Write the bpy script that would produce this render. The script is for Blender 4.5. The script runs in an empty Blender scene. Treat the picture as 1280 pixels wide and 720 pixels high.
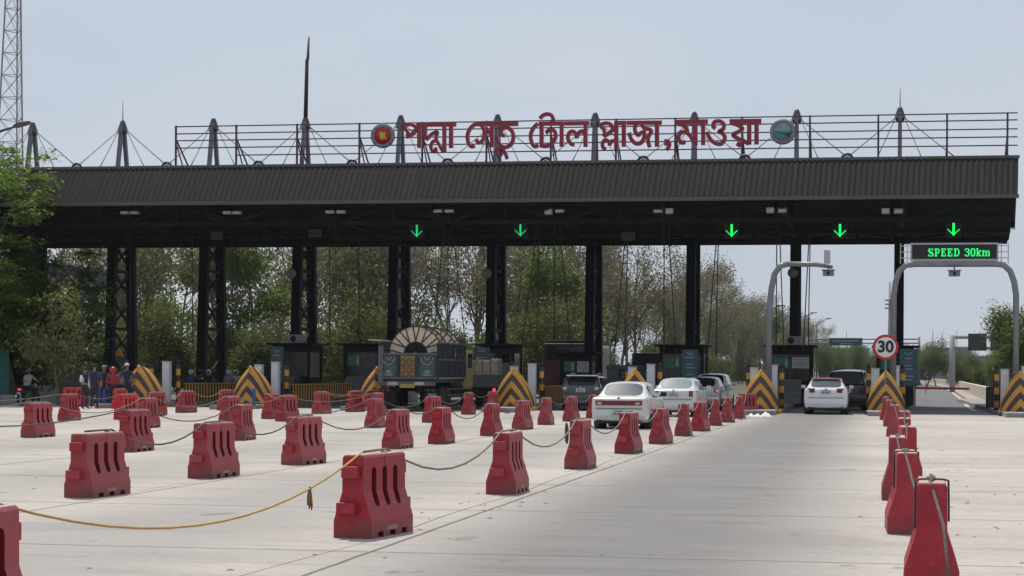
import bpy, bmesh, math, random
import numpy as np
from mathutils import Vector, Matrix, Quaternion
R = math.radians
rnd = random.Random(7)
scene = bpy.context.scene
COL = scene.collection

# ------------------------------------------------------------------ camera, world, sun, exposure
CAM_F, CAM_H, CAM_YAW, CAM_ROLL, PX, PY = 2500.0, 1.65, R(10.204), math.atan(.0066), 640.0, 464.5
cam_d = bpy.data.cameras.new('camera')
cam_d.sensor_width = 36.0
cam_d.lens = 36.0 * CAM_F / 1280.0
cam_d.shift_y = (PY - 360.0) / 1280.0
cam_d.clip_start = 0.1
cam_d.clip_end = 20000
cam = bpy.data.objects.new('camera', cam_d)
COL.objects.link(cam)
cam.location = (0, 0, CAM_H)
cam.matrix_world = Matrix.Translation((0, 0, CAM_H)) @ Matrix.Rotation(CAM_YAW, 4, 'Z') @ Matrix.Rotation(R(90), 4, 'X') @ Matrix.Rotation(CAM_ROLL, 4, 'Z')
scene.camera = cam

SUN_EL, SUN_AZ = R(64), R(-28)          # azimuth measured from +Y towards +X
world = bpy.data.worlds.new('World')
scene.world = world
world.use_nodes = True
wn = world.node_tree
wn.nodes.clear()
w_out = wn.nodes.new('ShaderNodeOutputWorld')
w_bg = wn.nodes.new('ShaderNodeBackground')
w_sky = wn.nodes.new('ShaderNodeTexSky')
w_sky.sky_type = 'NISHITA'
w_sky.sun_disc = False
w_sky.sun_elevation = SUN_EL
w_sky.sun_rotation = SUN_AZ
w_sky.altitude = 0
w_sky.air_density = 1.0
w_sky.dust_density = 2.0
w_sky.ozone_density = 1.5
w_bg.inputs['Strength'].default_value = 0.1
w_mix = wn.nodes.new('ShaderNodeMix')          # high thin overcast whitening the clear sky
w_mix.data_type = 'RGBA'
w_mix.inputs[0].default_value = .86
w_tc = wn.nodes.new('ShaderNodeTexCoord')
w_map = wn.nodes.new('ShaderNodeMapping')
w_map.inputs['Scale'].default_value = (2.0, 2.0, 7.0)
w_noise = wn.nodes.new('ShaderNodeTexNoise')
w_noise.inputs['Scale'].default_value = 1.4
w_noise.inputs['Detail'].default_value = 5
w_ramp = wn.nodes.new('ShaderNodeValToRGB')
w_ramp.color_ramp.elements[0].position = .3
w_ramp.color_ramp.elements[0].color = (4.9, 5.5, 6.6, 1)
w_ramp.color_ramp.elements[1].position = .7
w_ramp.color_ramp.elements[1].color = (6.0, 6.45, 7.2, 1)
wn.links.new(w_tc.outputs['Generated'], w_map.inputs[0])
wn.links.new(w_map.outputs[0], w_noise.inputs['Vector'])
wn.links.new(w_noise.outputs['Fac'], w_ramp.inputs[0])
wn.links.new(w_sky.outputs[0], w_mix.inputs[6])
wn.links.new(w_ramp.outputs[0], w_mix.inputs[7])
wn.links.new(w_mix.outputs[2], w_bg.inputs['Color'])
wn.links.new(w_bg.outputs[0], w_out.inputs['Surface'])

sun_d = bpy.data.lights.new('sun', 'SUN')
sun_d.energy = 3.7
sun_d.angle = R(0.6)
sun_d.color = (1.0, 0.94, 0.85)
sun = bpy.data.objects.new('sun', sun_d)
COL.objects.link(sun)
sunv = Vector((math.sin(SUN_AZ) * math.cos(SUN_EL), math.cos(SUN_AZ) * math.cos(SUN_EL), math.sin(SUN_EL)))
sun.rotation_euler = sunv.to_track_quat('Z', 'Y').to_euler()
sun.location = (0, 0, 60)

scene.view_settings.view_transform = 'Standard'
scene.view_settings.look = 'None'
scene.view_settings.gamma = 1
scene.view_settings.use_curve_mapping = False
scene.view_settings.exposure = 0.05
scene.cycles.max_bounces = 6
scene.cycles.diffuse_bounces = 3
scene.cycles.glossy_bounces = 3
scene.cycles.transmission_bounces = 4
scene.cycles.transparent_max_bounces = 8

# ------------------------------------------------------------------ measuring: photo measurements to metres
_c, _s = math.cos(CAM_YAW), math.sin(CAM_YAW)
def _unroll(x, y):
    dx, dy = x - PX, y - PY
    return dx * math.cos(CAM_ROLL) + dy * math.sin(CAM_ROLL), -dx * math.sin(CAM_ROLL) + dy * math.cos(CAM_ROLL)
def G(x, y, z=0.0):
    u, v = _unroll(x, y)
    d = CAM_F * (CAM_H - z) / v
    l = u * d / CAM_F
    return l * _c - d * _s, l * _s + d * _c
def P(x, y, Y):
    u, v = _unroll(x, y)
    k = u / CAM_F
    d = Y / (k * _s + _c)
    return k * d * _c - d * _s, CAM_H - v * d / CAM_F

# ------------------------------------------------------------------ materials
MATS = {}
def _nt(name):
    m = bpy.data.materials.new(name)
    m.use_nodes = True
    nt = m.node_tree
    b = nt.nodes['Principled BSDF']
    return m, nt, b
def N(nt, t, **kw):
    n = nt.nodes.new(t)
    for k, v in kw.items():
        setattr(n, k, v)
    return n
def ramp(nt, src, stops):
    r = nt.nodes.new('ShaderNodeValToRGB')
    e = r.color_ramp.elements
    while len(e) < len(stops):
        e.new(0.5)
    for i, (p, c) in enumerate(stops):
        e[i].position = p
        e[i].color = (*c, 1) if len(c) == 3 else c
    nt.links.new(src, r.inputs[0])
    return r
def mapping(nt, scale=(1, 1, 1), coord='Object'):
    tc = nt.nodes.new('ShaderNodeTexCoord')
    mp = nt.nodes.new('ShaderNodeMapping')
    mp.inputs['Scale'].default_value = scale
    nt.links.new(tc.outputs[coord], mp.inputs[0])
    return mp.outputs[0]
def noise(nt, vec, scale, detail=4, rough=.55):
    n = nt.nodes.new('ShaderNodeTexNoise')
    n.inputs['Scale'].default_value = scale
    n.inputs['Detail'].default_value = detail
    n.inputs['Roughness'].default_value = rough
    nt.links.new(vec, n.inputs['Vector'])
    return n.outputs['Fac']
def mixc(nt, fac, a, b, mode='MIX'):
    m = nt.nodes.new('ShaderNodeMix')
    m.data_type = 'RGBA'
    m.blend_type = mode
    for sock, v in ((m.inputs[0], fac), (m.inputs[6], a), (m.inputs[7], b)):
        if isinstance(v, (int, float)):
            sock.default_value = v
        elif isinstance(v, tuple):
            sock.default_value = (*v, 1)
        else:
            nt.links.new(v, sock)
    return m.outputs[2]
def mth(nt, op, a, b=None, c=None):
    m = nt.nodes.new('ShaderNodeMath')
    m.operation = op
    for i, v in enumerate((a, b, c)):
        if v is None:
            continue
        if isinstance(v, (int, float)):
            m.inputs[i].default_value = v
        else:
            nt.links.new(v, m.inputs[i])
    return m.outputs[0]
def bump(nt, b, h, strength=.3, dist=.02):
    bp = nt.nodes.new('ShaderNodeBump')
    bp.inputs['Strength'].default_value = strength
    bp.inputs['Distance'].default_value = dist
    nt.links.new(h, bp.inputs['Height'])
    nt.links.new(bp.outputs[0], b.inputs['Normal'])

def mat(name, col, rough=.6, metal=0.0, vary=.18, scale=6.0, dirt=None, spec=.5, coat=0.0, indiv=0.0):
    """plain surface with a mottled colour, uneven gloss and optional dirt"""
    m, nt, b = _nt(name)
    v = mapping(nt)
    n = noise(nt, v, scale, 5)
    lo = tuple(c * (1 - vary) for c in col)
    hi = tuple(min(1, c * (1 + vary)) for c in col)
    r = ramp(nt, n, [(.3, lo), (.7, hi)])
    colr = r.outputs[0]
    if dirt:
        n2 = noise(nt, v, scale * .45, 6, .7)
        f = ramp(nt, n2, [(.52, (0, 0, 0)), (.72, (.75, .75, .75))])
        colr = mixc(nt, f.outputs[0], colr, dirt)
    if indiv:                       # every object fades and gathers dust differently
        oi = N(nt, 'ShaderNodeObjectInfo')
        hs = N(nt, 'ShaderNodeHueSaturation')
        nt.links.new(mth(nt, 'MULTIPLY_ADD', oi.outputs['Random'], indiv, 1 - indiv * .45), hs.inputs['Value'])
        wn_ = N(nt, 'ShaderNodeTexWhiteNoise', noise_dimensions='1D')
        nt.links.new(oi.outputs['Random'], wn_.inputs['W'])
        nt.links.new(mth(nt, 'MULTIPLY_ADD', wn_.outputs['Value'], -.12, 1.02), hs.inputs['Saturation'])
        nt.links.new(colr, hs.inputs['Color'])
        sp = noise(nt, v, 14, 3, .6)
        lowd = mth(nt, 'MULTIPLY', ramp(nt, sp, [(.58, (0, 0, 0)), (.72, (1, 1, 1))]).outputs[0], .22)
        colr = mixc(nt, lowd, hs.outputs[0], (.33, .19, .18))
        sz = N(nt, 'ShaderNodeSeparateXYZ')          # splashed mud, highest where the wheels pass
        nt.links.new(v, sz.inputs[0])
        mud = mth(nt, 'SUBTRACT', mth(nt, 'MULTIPLY_ADD', noise(nt, v, 5, 5, .65), .5, -.10), sz.outputs[2])
        mud = ramp(nt, mud, [(.0, (0, 0, 0)), (.14, (.6, .6, .6))]).outputs[0]
        colr = mixc(nt, mud, colr, (.125, .075, .062))
        scr = noise(nt, mapping(nt, (3, 1.2, 26)), 1.0, 4, .6)      # long scrapes
        colr = mixc(nt, mth(nt, 'MULTIPLY', ramp(nt, scr, [(.66, (0, 0, 0)), (.72, (1, 1, 1))]).outputs[0], .4), colr, (.42, .20, .20))
    nt.links.new(colr, b.inputs['Base Color'])
    rr = mth(nt, 'MULTIPLY_ADD', n, .25, rough - .12)
    nt.links.new(rr, b.inputs['Roughness'])
    b.inputs['Metallic'].default_value = metal
    b.inputs['Specular IOR Level'].default_value = spec
    if coat:
        b.inputs['Coat Weight'].default_value = coat
        b.inputs['Coat Roughness'].default_value = .08
    MATS[name] = m
    return m
def emit(name, col, strength):
    m, nt, b = _nt(name)
    b.inputs['Base Color'].default_value = (*[c * .5 for c in col], 1)
    b.inputs['Emission Color'].default_value = (*col, 1)
    b.inputs['Emission Strength'].default_value = strength
    MATS[name] = m
def glass(name, col, rough=.06, spec=.32, coat=0.0):
    m, nt, b = _nt(name)
    b.inputs['Base Color'].default_value = (*col, 1)
    b.inputs['Roughness'].default_value = rough
    b.inputs['Specular IOR Level'].default_value = spec
    b.inputs['Coat Weight'].default_value = coat
    MATS[name] = m

mat('barrier_red', (.335, .010, .022), .5, vary=.2, scale=4, dirt=(.23, .05, .055), indiv=.22)
mat('barrier_top', (.44, .33, .31), .8, vary=.25, scale=9, dirt=(.36, .10, .10))
mat('barrier_bright', (.52, .018, .028), .45, vary=.1, scale=4)
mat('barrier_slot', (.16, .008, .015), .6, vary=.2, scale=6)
mat('navy_steel', (.010, .011, .016), .75, vary=.3, scale=2, spec=.12)
mat('soffit', (.012, .012, .014), .9, vary=.3, scale=.6, spec=.05)
def fascia_mat():
    m, nt, b = _nt('fascia')
    st = noise(nt, mapping(nt, (5.5, .25, .22)), 1.0, 5, .7)
    big = noise(nt, mapping(nt, (.09, .1, .25)), 1.0, 4, .6)
    a = ramp(nt, st, [(.3, (.0125, .012, .012)), (.55, (.0195, .0185, .018)), (.75, (.033, .030, .028))]).outputs[0]
    a = mixc(nt, .8, a, ramp(nt, big, [(.3, (.75, .75, .76)), (.7, (1.25, 1.22, 1.18))]).outputs[0], 'MULTIPLY')
    nt.links.new(a, b.inputs['Base Color'])
    b.inputs['Roughness'].default_value = .75
    b.inputs['Specular IOR Level'].default_value = .12
    MATS['fascia'] = m
mat('fascia_trim', (.085, .08, .076), .6, vary=.15, scale=1)
mat('roof_sheet', (.2, .2, .2), .6)
mat('pylon_grey', (.16, .15, .18), .5, vary=.15, scale=3, dirt=(.08, .07, .07))
mat('cap_dark', (.05, .05, .055), .4, vary=.3, scale=4)
mat('cable', (.06, .06, .065), .5)
mat('rail_maroon', (.095, .055, .062), .6, vary=.25, scale=2)
mat('letter_red', (.27, .010, .034), .45, vary=.12, scale=2)
mat('letter_side', (.62, .52, .54), .5)
mat('emblem_ring', (.22, .21, .22), .6, vary=.25, scale=7)
mat('emblem_red', (.42, .008, .016), .5)
mat('emblem_yellow', (.55, .40, .03), .5)
mat('emblem_teal', (.05, .20, .24), .5, vary=.3, scale=2)
mat('emblem_sky', (.17, .30, .33), .5, vary=.3, scale=2)
mat('emblem_dark', (.012, .045, .06), .5)
mat('white_paint', (.72, .73, .72), .5, vary=.06, dirt=(.5, .48, .44))
mat('cabinet_white', (.60, .63, .66), .5, vary=.07, scale=3, dirt=(.42, .42, .42))
mat('lamp_white', (.42, .42, .41), .4)
mat('grey_steel', (.20, .215, .225), .45, metal=.2, vary=.12, scale=3)
mat('grey_light', (.42, .43, .43), .5, vary=.1, scale=3)
mat('black_plastic', (.012, .012, .013), .5, vary=.2)
mat('black_matte', (.018, .018, .019), .85, vary=.3, spec=.2)
mat('rubber', (.014, .014, .014), .85, vary=.3, dirt=(.05, .045, .04))
mat('yellow_paint', (.62, .29, .02), .55, vary=.14, scale=6, dirt=(.32, .17, .05))
mat('black_paint', (.022, .018, .016), .55, vary=.3, scale=6)
mat('concrete_block', (.17, .175, .18), .85, vary=.25, scale=3, dirt=(.09, .09, .09))
mat('concrete_pale', (.48, .44, .37), .85, vary=.2, scale=1.5, dirt=(.22, .2, .17))
mat('kerb', (.26, .25, .235), .85, vary=.2, scale=2, dirt=(.12, .115, .11))
mat('board_teal', (.028, .10, .115), .5, vary=.15, scale=3)
mat('board_text', (.30, .38, .42), .6)
mat('board_text_red', (.30, .07, .08), .6)
mat('screen_green', (.012, .17, .085), .3, vary=.25, scale=3)
mat('notice', (.50, .50, .51), .6, vary=.2, scale=12)
mat('glass_booth', (.012, .014, .016), .12, vary=.3)
mat('sign_red', (.52, .02, .03), .45, vary=.05)
mat('sign_white', (.74, .74, .74), .45, vary=.04)
mat('led_panel', (.006, .007, .007), .6, vary=.3, scale=20)
emit('led_green', (.02, 1.0, .22), .95)
emit('arrow_green', (.01, 1.0, .16), 1.3)
emit('arrow_green_dim', (.02, .9, .25), .6)
mat('arrow_off', (.05, .055, .06), .5)
emit('tail_lit', (1.0, .06, .08), 1.4)
mat('car_white_old', (.66, .665, .645), .28, vary=.04, scale=2, dirt=(.55, .53, .48), coat=.5)
mat('car_white', (.74, .75, .76), .22, vary=.03, scale=2, coat=.6)
mat('car_silver', (.46, .50, .54), .3, metal=.35, vary=.04, coat=.6)
mat('car_pearl', (.60, .64, .66), .25, metal=.1, vary=.03, coat=.6)
mat('car_dark', (.045, .048, .055), .25, metal=.2, vary=.1, coat=.7)
mat('car_black', (.012, .012, .014), .2, vary=.1, coat=.7)
glass('car_glass', (.012, .014, .017), .08, .2)
glass('car_glass_light', (.085, .10, .125), .3, .02)
glass('car_glass_pale', (.22, .27, .27), .14, .15)
mat('tail_red', (.22, .006, .012), .2, vary=.2, scale=8, coat=.4)
mat('tail_maroon', (.15, .018, .024), .3, vary=.25, scale=10)
mat('lamp_clear', (.55, .52, .5), .25)
mat('plate_white', (.5, .5, .5), .5, vary=.2, scale=30)
mat('plate_green', (.02, .22, .13), .5)
mat('chrome', (.55, .56, .57), .2, metal=.9)
mat('pink_gloss', (.50, .20, .24), .35, vary=.1)
mat('rim', (.3, .3, .31), .35, metal=.5)
mat('truck_navy', (.016, .022, .042), .65, vary=.3, scale=3, dirt=(.045, .038, .034))
mat('truck_teal', (.026, .075, .085), .6, vary=.3, scale=6, dirt=(.07, .06, .055))
mat('truck_orange', (.13, .075, .03), .6, vary=.35, scale=12, dirt=(.10, .06, .05))
mat('truck_cream', (.32, .33, .30), .6, vary=.3)
mat('truck_red', (.22, .03, .03), .6, vary=.3)
mat('truck_grey', (.09, .09, .095), .7, vary=.3, scale=5, dirt=(.06, .055, .05))
mat('truck_yellow', (.33, .26, .05), .5, vary=.2, scale=4, dirt=(.2, .16, .06))
mat('reel_wood', (.70, .59, .45), .8, vary=.14, scale=5, dirt=(.40, .30, .20))
mat('reel_dark', (.035, .028, .026), .8, vary=.3)
mat('crate_wood', (.32, .25, .19), .85, vary=.4, scale=8, dirt=(.14, .1, .08))
mat('sack_white', (.45, .42, .38), .85, vary=.2, scale=8)
mat('bus_maroon', (.060, .010, .014), .4, vary=.2, coat=.2)
mat('tarp_grey', (.10, .105, .11), .85, vary=.35, scale=4, dirt=(.06, .055, .05))
mat('blue_plastic', (.025, .08, .34), .5, vary=.2)
mat('green_plastic', (.05, .26, .12), .5, vary=.2)
mat('litter_white', (.68, .67, .64), .8, vary=.1)
mat('litter_blue', (.35, .6, .72), .7)
mat('rope', (.20, .165, .115), .9, vary=.35, scale=25)
mat('rope_dark', (.09, .085, .075), .9, vary=.35, scale=25)
mat('rope_orange', (.46, .29, .10), .9, vary=.2, scale=25)
mat('rag', (.22, .12, .03), .95, vary=.4, scale=20)
mat('skin', (.26, .15, .10), .6, vary=.1)
mat('uniform_navy', (.018, .022, .045), .85, vary=.2)
mat('shirt_blue', (.045, .06, .17), .85, vary=.2)
mat('shirt_red', (.30, .028, .035), .85, vary=.2)
mat('shirt_white', (.62, .63, .64), .85, vary=.1)
mat('shirt_grey', (.22, .23, .25), .85, vary=.15)
mat('trouser_dark', (.02, .02, .024), .85, vary=.2)
mat('shoe_black', (.012, .012, .012), .5)
mat('hair_black', (.01, .009, .009), .6)
mat('helmet_white', (.62, .62, .62), .3)
mat('helmet_red', (.4, .02, .03), .3)
mat('helmet_black', (.02, .02, .022), .25)
mat('building_grey', (.075, .078, .085), .75, vary=.15, scale=1)
mat('building_wall', (.05, .052, .056), .85, vary=.25, scale=1)
mat('building_col', (.12, .12, .12), .85, vary=.25, scale=1)
mat('far_building', (.30, .31, .33), .8, vary=.1, scale=.2)
mat('tower_steel', (.32, .30, .33), .5, vary=.15)
mat('gantry_grey', (.30, .32, .33), .5, vary=.1)
mat('panel_back', (.03, .034, .045), .6, vary=.2)
mat('sign_green', (.02, .055, .062), .5, vary=.2)
mat('bark', (.115, .09, .065), .9, vary=.35, scale=5, dirt=(.06, .05, .04))
mat('bark_pale', (.20, .18, .15), .9, vary=.3, scale=5, dirt=(.1, .085, .07))
mat('teal_sheet', (.02, .13, .12), .7, vary=.2)

fascia_mat()
def leafmat(name, cols, transl=.5, tint=(.26, .32, .06)):
    m, nt, b = _nt(name)
    g = N(nt, 'ShaderNodeNewGeometry')
    r = ramp(nt, g.outputs['Random Per Island'], [(i / (len(cols) - 1), c) for i, c in enumerate(cols)])
    oi = N(nt, 'ShaderNodeObjectInfo')
    hs = N(nt, 'ShaderNodeHueSaturation')
    nt.links.new(mth(nt, 'MULTIPLY_ADD', oi.outputs['Random'], .5, .75), hs.inputs['Value'])
    nt.links.new(mth(nt, 'MULTIPLY_ADD', oi.outputs['Random'], -.035, .515), hs.inputs['Hue'])
    nt.links.new(r.outputs[0], hs.inputs['Color'])
    nt.links.new(hs.outputs[0], b.inputs['Base Color'])
    b.inputs['Roughness'].default_value = .55
    b.inputs['Specular IOR Level'].default_value = .3
    t = N(nt, 'ShaderNodeBsdfTranslucent')
    nt.links.new(mixc(nt, .5, hs.outputs[0], tint), t.inputs['Color'])
    mx = N(nt, 'ShaderNodeMixShader')
    mx.inputs[0].default_value = transl
    nt.links.new(b.outputs[0], mx.inputs[1])
    nt.links.new(t.outputs[0], mx.inputs[2])
    nt.links.new(mx.outputs[0], nt.nodes['Material Output'].inputs['Surface'])
    MATS[name] = m
leafmat('leaf_forest', [(.042, .052, .022), (.08, .09, .035), (.065, .07, .038), (.14, .13, .085), (.21, .195, .15)], .45, (.24, .25, .08))
leafmat('leaf_dry', [(.07, .066, .038), (.11, .10, .06), (.08, .08, .042), (.22, .20, .15), (.13, .11, .07)], .45, (.24, .21, .11))
leafmat('leaf_green', [(.030, .055, .012), (.055, .10, .020), (.075, .125, .028), (.045, .075, .018)])
leafmat('leaf_bright', [(.05, .11, .016), (.12, .22, .03), (.24, .35, .06), (.07, .14, .022)], .5)
leafmat('leaf_yellow', [(.10, .10, .03), (.17, .16, .05), (.07, .08, .02), (.25, .24, .12)], .35)
leafmat('leaf_bush', [(.018, .028, .010), (.035, .052, .016), (.05, .065, .022), (.028, .036, .014)], .4)
leafmat('leaf_far', [(.045, .072, .028), (.07, .10, .04), (.055, .082, .032)], .3)

def concrete_mat():
    m, nt, b = _nt('apron_concrete')
    v = mapping(nt)
    sep = N(nt, 'ShaderNodeSeparateXYZ')
    nt.links.new(v, sep.inputs[0])
    X, Y = sep.outputs[0], sep.outputs[1]
    big = noise(nt, mapping(nt, (.05, .11, 1)), 1.0, 5, .6)
    base = ramp(nt, big, [(.3, (.36, .334, .306)), (.7, (.49, .455, .42))]).outputs[0]
    st = noise(nt, mapping(nt, (.30, 1.9, 1)), 1.0, 7, .7)      # transverse brushing and dust streaks
    base = mixc(nt, .9, base, ramp(nt, st, [(.26, (.66, .66, .66)), (.46, (.96, .96, .96)), (.75, (1.08, 1.06, 1.05))]).outputs[0], 'MULTIPLY')
    fine = noise(nt, v, 9.0, 6, .7)
    base = mixc(nt, .7, base, ramp(nt, fine, [(.25, (.74, .74, .74)), (.6, (1.03, 1.03, 1.03))]).outputs[0], 'MULTIPLY')
    pat = noise(nt, mapping(nt, (.28, .42, 1)), 1.0, 3, .5)        # repaired and washed patches
    base = mixc(nt, .8, base, ramp(nt, pat, [(.36, (.82, .82, .83)), (.44, (1, 1, 1)), (.64, (1, 1, 1)), (.70, (1.08, 1.06, 1.04))]).outputs[0], 'MULTIPLY')
    # tyre-darkened lanes
    wob = mth(nt, 'MULTIPLY', mth(nt, 'SUBTRACT', noise(nt, mapping(nt, (.02, .03, 1)), 1, 2), .5), 1.6)
    def band(cx, hw, amt, col):
        nonlocal base
        d = mth(nt, 'DIVIDE', mth(nt, 'ABSOLUTE', mth(nt, 'SUBTRACT', mth(nt, 'ADD', X, wob), cx)), hw)
        f = mth(nt, 'MAXIMUM', mth(nt, 'SUBTRACT', 1.0, d), 0.0)
        f = mth(nt, 'MULTIPLY', mth(nt, 'SMOOTH_MIN', mth(nt, 'MULTIPLY', f, 1.6), 1.0, .4), amt)
        f = mth(nt, 'MULTIPLY', f, mth(nt, 'MULTIPLY_ADD', st, .9, .5))
        base = mixc(nt, f, base, col)
    band(-2.4, 2.5, .95, (.165, .162, .158))
    band(-7.4, 2.0, .5, (.22, .215, .205))
    band(-12.3, 2.0, .42, (.24, .23, .22))
    band(-17.6, 2.0, .40, (.24, .23, .22))
    band(-23.0, 1.9, .18, (.24, .23, .22))
    # blotches of oil and drips
    sp = noise(nt, mapping(nt, (.35, .8, 1)), 1.0, 7, .7)
    base = mixc(nt, mth(nt, 'MULTIPLY', ramp(nt, sp, [(.60, (0, 0, 0)), (.74, (1, 1, 1))]).outputs[0], .5), base, (.21, .2, .19))
    drip = noise(nt, mapping(nt, (1.7, .9, 1)), 1.0, 3, .5)       # oil drips down the lane centres
    base = mixc(nt, mth(nt, 'MULTIPLY', ramp(nt, drip, [(.67, (0, 0, 0)), (.71, (1, 1, 1))]).outputs[0], .45), base, (.12, .115, .11))
    # slab joints
    def joint(coord, pitch, off, w, amt):
        nonlocal base
        jit = mth(nt, 'MULTIPLY', mth(nt, 'SUBTRACT', noise(nt, v, 1.3, 3), .5), .05)
        t = mth(nt, 'FRACT', mth(nt, 'DIVIDE', mth(nt, 'ADD', mth(nt, 'ADD', coord, jit), off), pitch))
        d = mth(nt, 'MULTIPLY', mth(nt, 'ABSOLUTE', mth(nt, 'SUBTRACT', t, .5)), pitch)
        f = mth(nt, 'MULTIPLY', mth(nt, 'LESS_THAN', d, w), amt)
        f = mth(nt, 'MULTIPLY', f, mth(nt, 'MULTIPLY_ADD', fine, 1.0, .35))
        base = mixc(nt, f, base, (.075, .07, .065))
    joint(X, 5.1, 5.1 * .5 - .62 + 5.1 * 20, .024, .95)
    joint(Y, 5.6, 1.9, .035, .75)
    nt.links.new(base, b.inputs['Base Color'])
    b.inputs['Roughness'].default_value = .82
    b.inputs['Specular IOR Level'].default_value = .25
    bump(nt, b, mth(nt, 'ADD', fine, mth(nt, 'MULTIPLY', st, .6)), .35, .012)
    MATS['apron_concrete'] = m
concrete_mat()
def asphalt_mat():
    m, nt, b = _nt('asphalt')
    v = mapping(nt)
    f = noise(nt, v, 7, 6, .7)
    g = noise(nt, mapping(nt, (.5, .06, 1)), 1, 4)
    base = ramp(nt, f, [(.3, (.105, .105, .108)), (.7, (.155, .155, .157))]).outputs[0]
    base = mixc(nt, .8, base, ramp(nt, g, [(.3, (.85, .85, .85)), (.7, (1.25, 1.23, 1.2))]).outputs[0], 'MULTIPLY')
    nt.links.new(base, b.inputs['Base Color'])
    b.inputs['Roughness'].default_value = .85
    b.inputs['Specular IOR Level'].default_value = .25
    MATS['asphalt'] = m
asphalt_mat()
def earth_mat():
    m, nt, b = _nt('earth')
    v = mapping(nt)
    f = noise(nt, v, .35, 8, .7)
    base = ramp(nt, f, [(.3, (.05, .06, .025)), (.5, (.085, .08, .045)), (.7, (.13, .11, .075))]).outputs[0]
    nt.links.new(base, b.inputs['Base Color'])
    b.inputs['Roughness'].default_value = .95
    MATS['earth'] = m
earth_mat()
def stripe_mat(name, axis, pitch, bent=0.0, back=0.0, off=0.0):
    """worn black and yellow paint; bent > 0 turns straight bands into chevrons"""
    m, nt, b = _nt(name)
    v = mapping(nt)
    sep = N(nt, 'ShaderNodeSeparateXYZ')
    nt.links.new(v, sep.inputs[0])
    t = sep.outputs[axis]
    if bent:
        ax = mth(nt, 'ABSOLUTE', sep.outputs[0])
        t = mth(nt, 'ADD', t, mth(nt, 'MULTIPLY', ax, bent))
        t = mth(nt, 'ADD', t, mth(nt, 'MULTIPLY', mth(nt, 'MULTIPLY', ax, ax), 1.15))
        t = mth(nt, 'ADD', t, mth(nt, 'MULTIPLY', sep.outputs[1], back))
    t = mth(nt, 'ADD', t, mth(nt, 'MULTIPLY', mth(nt, 'SUBTRACT', noise(nt, v, 4, 2), .5), .03))
    fr = mth(nt, 'FRACT', mth(nt, 'ADD', mth(nt, 'DIVIDE', t, pitch), off + 40))
    f = mth(nt, 'GREATER_THAN', fr, .5)
    n = noise(nt, v, 5, 6, .7)
    ye = ramp(nt, n, [(.3, (.66, .33, .025)), (.62, (.55, .26, .022)), (.8, (.33, .17, .04))]).outputs[0]
    bl = ramp(nt, n, [(.3, (.030, .020, .016)), (.75, (.055, .042, .036))]).outputs[0]
    nt.links.new(mixc(nt, f, bl, ye), b.inputs['Base Color'])
    b.inputs['Roughness'].default_value = .6
    MATS[name] = m
def chevron_mat():
    m, nt, b = _nt('chevron')
    v = mapping(nt)
    sep = N(nt, 'ShaderNodeSeparateXYZ')
    nt.links.new(v, sep.inputs[0])
    ax = mth(nt, 'ABSOLUTE', sep.outputs[0])
    f = mth(nt, 'ADD', sep.outputs[2], mth(nt, 'ADD', ax, mth(nt, 'MULTIPLY', mth(nt, 'MULTIPLY', ax, ax), .6)))
    f = mth(nt, 'ADD', f, mth(nt, 'MULTIPLY', mth(nt, 'MAXIMUM', mth(nt, 'SUBTRACT', sep.outputs[1], .10), 0.0), .62))
    f = mth(nt, 'ADD', f, mth(nt, 'MULTIPLY', mth(nt, 'SUBTRACT', noise(nt, v, 4, 3), .5), .05))
    fr = mth(nt, 'FRACT', mth(nt, 'ADD', mth(nt, 'DIVIDE', f, .58), .80))
    k = mth(nt, 'GREATER_THAN', fr, .5)
    n = noise(nt, v, 5, 6, .7)
    ye = ramp(nt, n, [(.3, (.60, .29, .03)), (.60, (.50, .235, .025)), (.78, (.28, .15, .045))]).outputs[0]
    bl = ramp(nt, n, [(.3, (.034, .024, .020)), (.75, (.065, .050, .043))]).outputs[0]
    nt.links.new(mixc(nt, k, bl, ye), b.inputs['Base Color'])
    b.inputs['Roughness'].default_value = .6
    MATS['chevron'] = m
chevron_mat()
stripe_mat('stripe_rail', 1, .42)
stripe_mat('stripe_post', 2, .56, 0, 0, .3)

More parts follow.
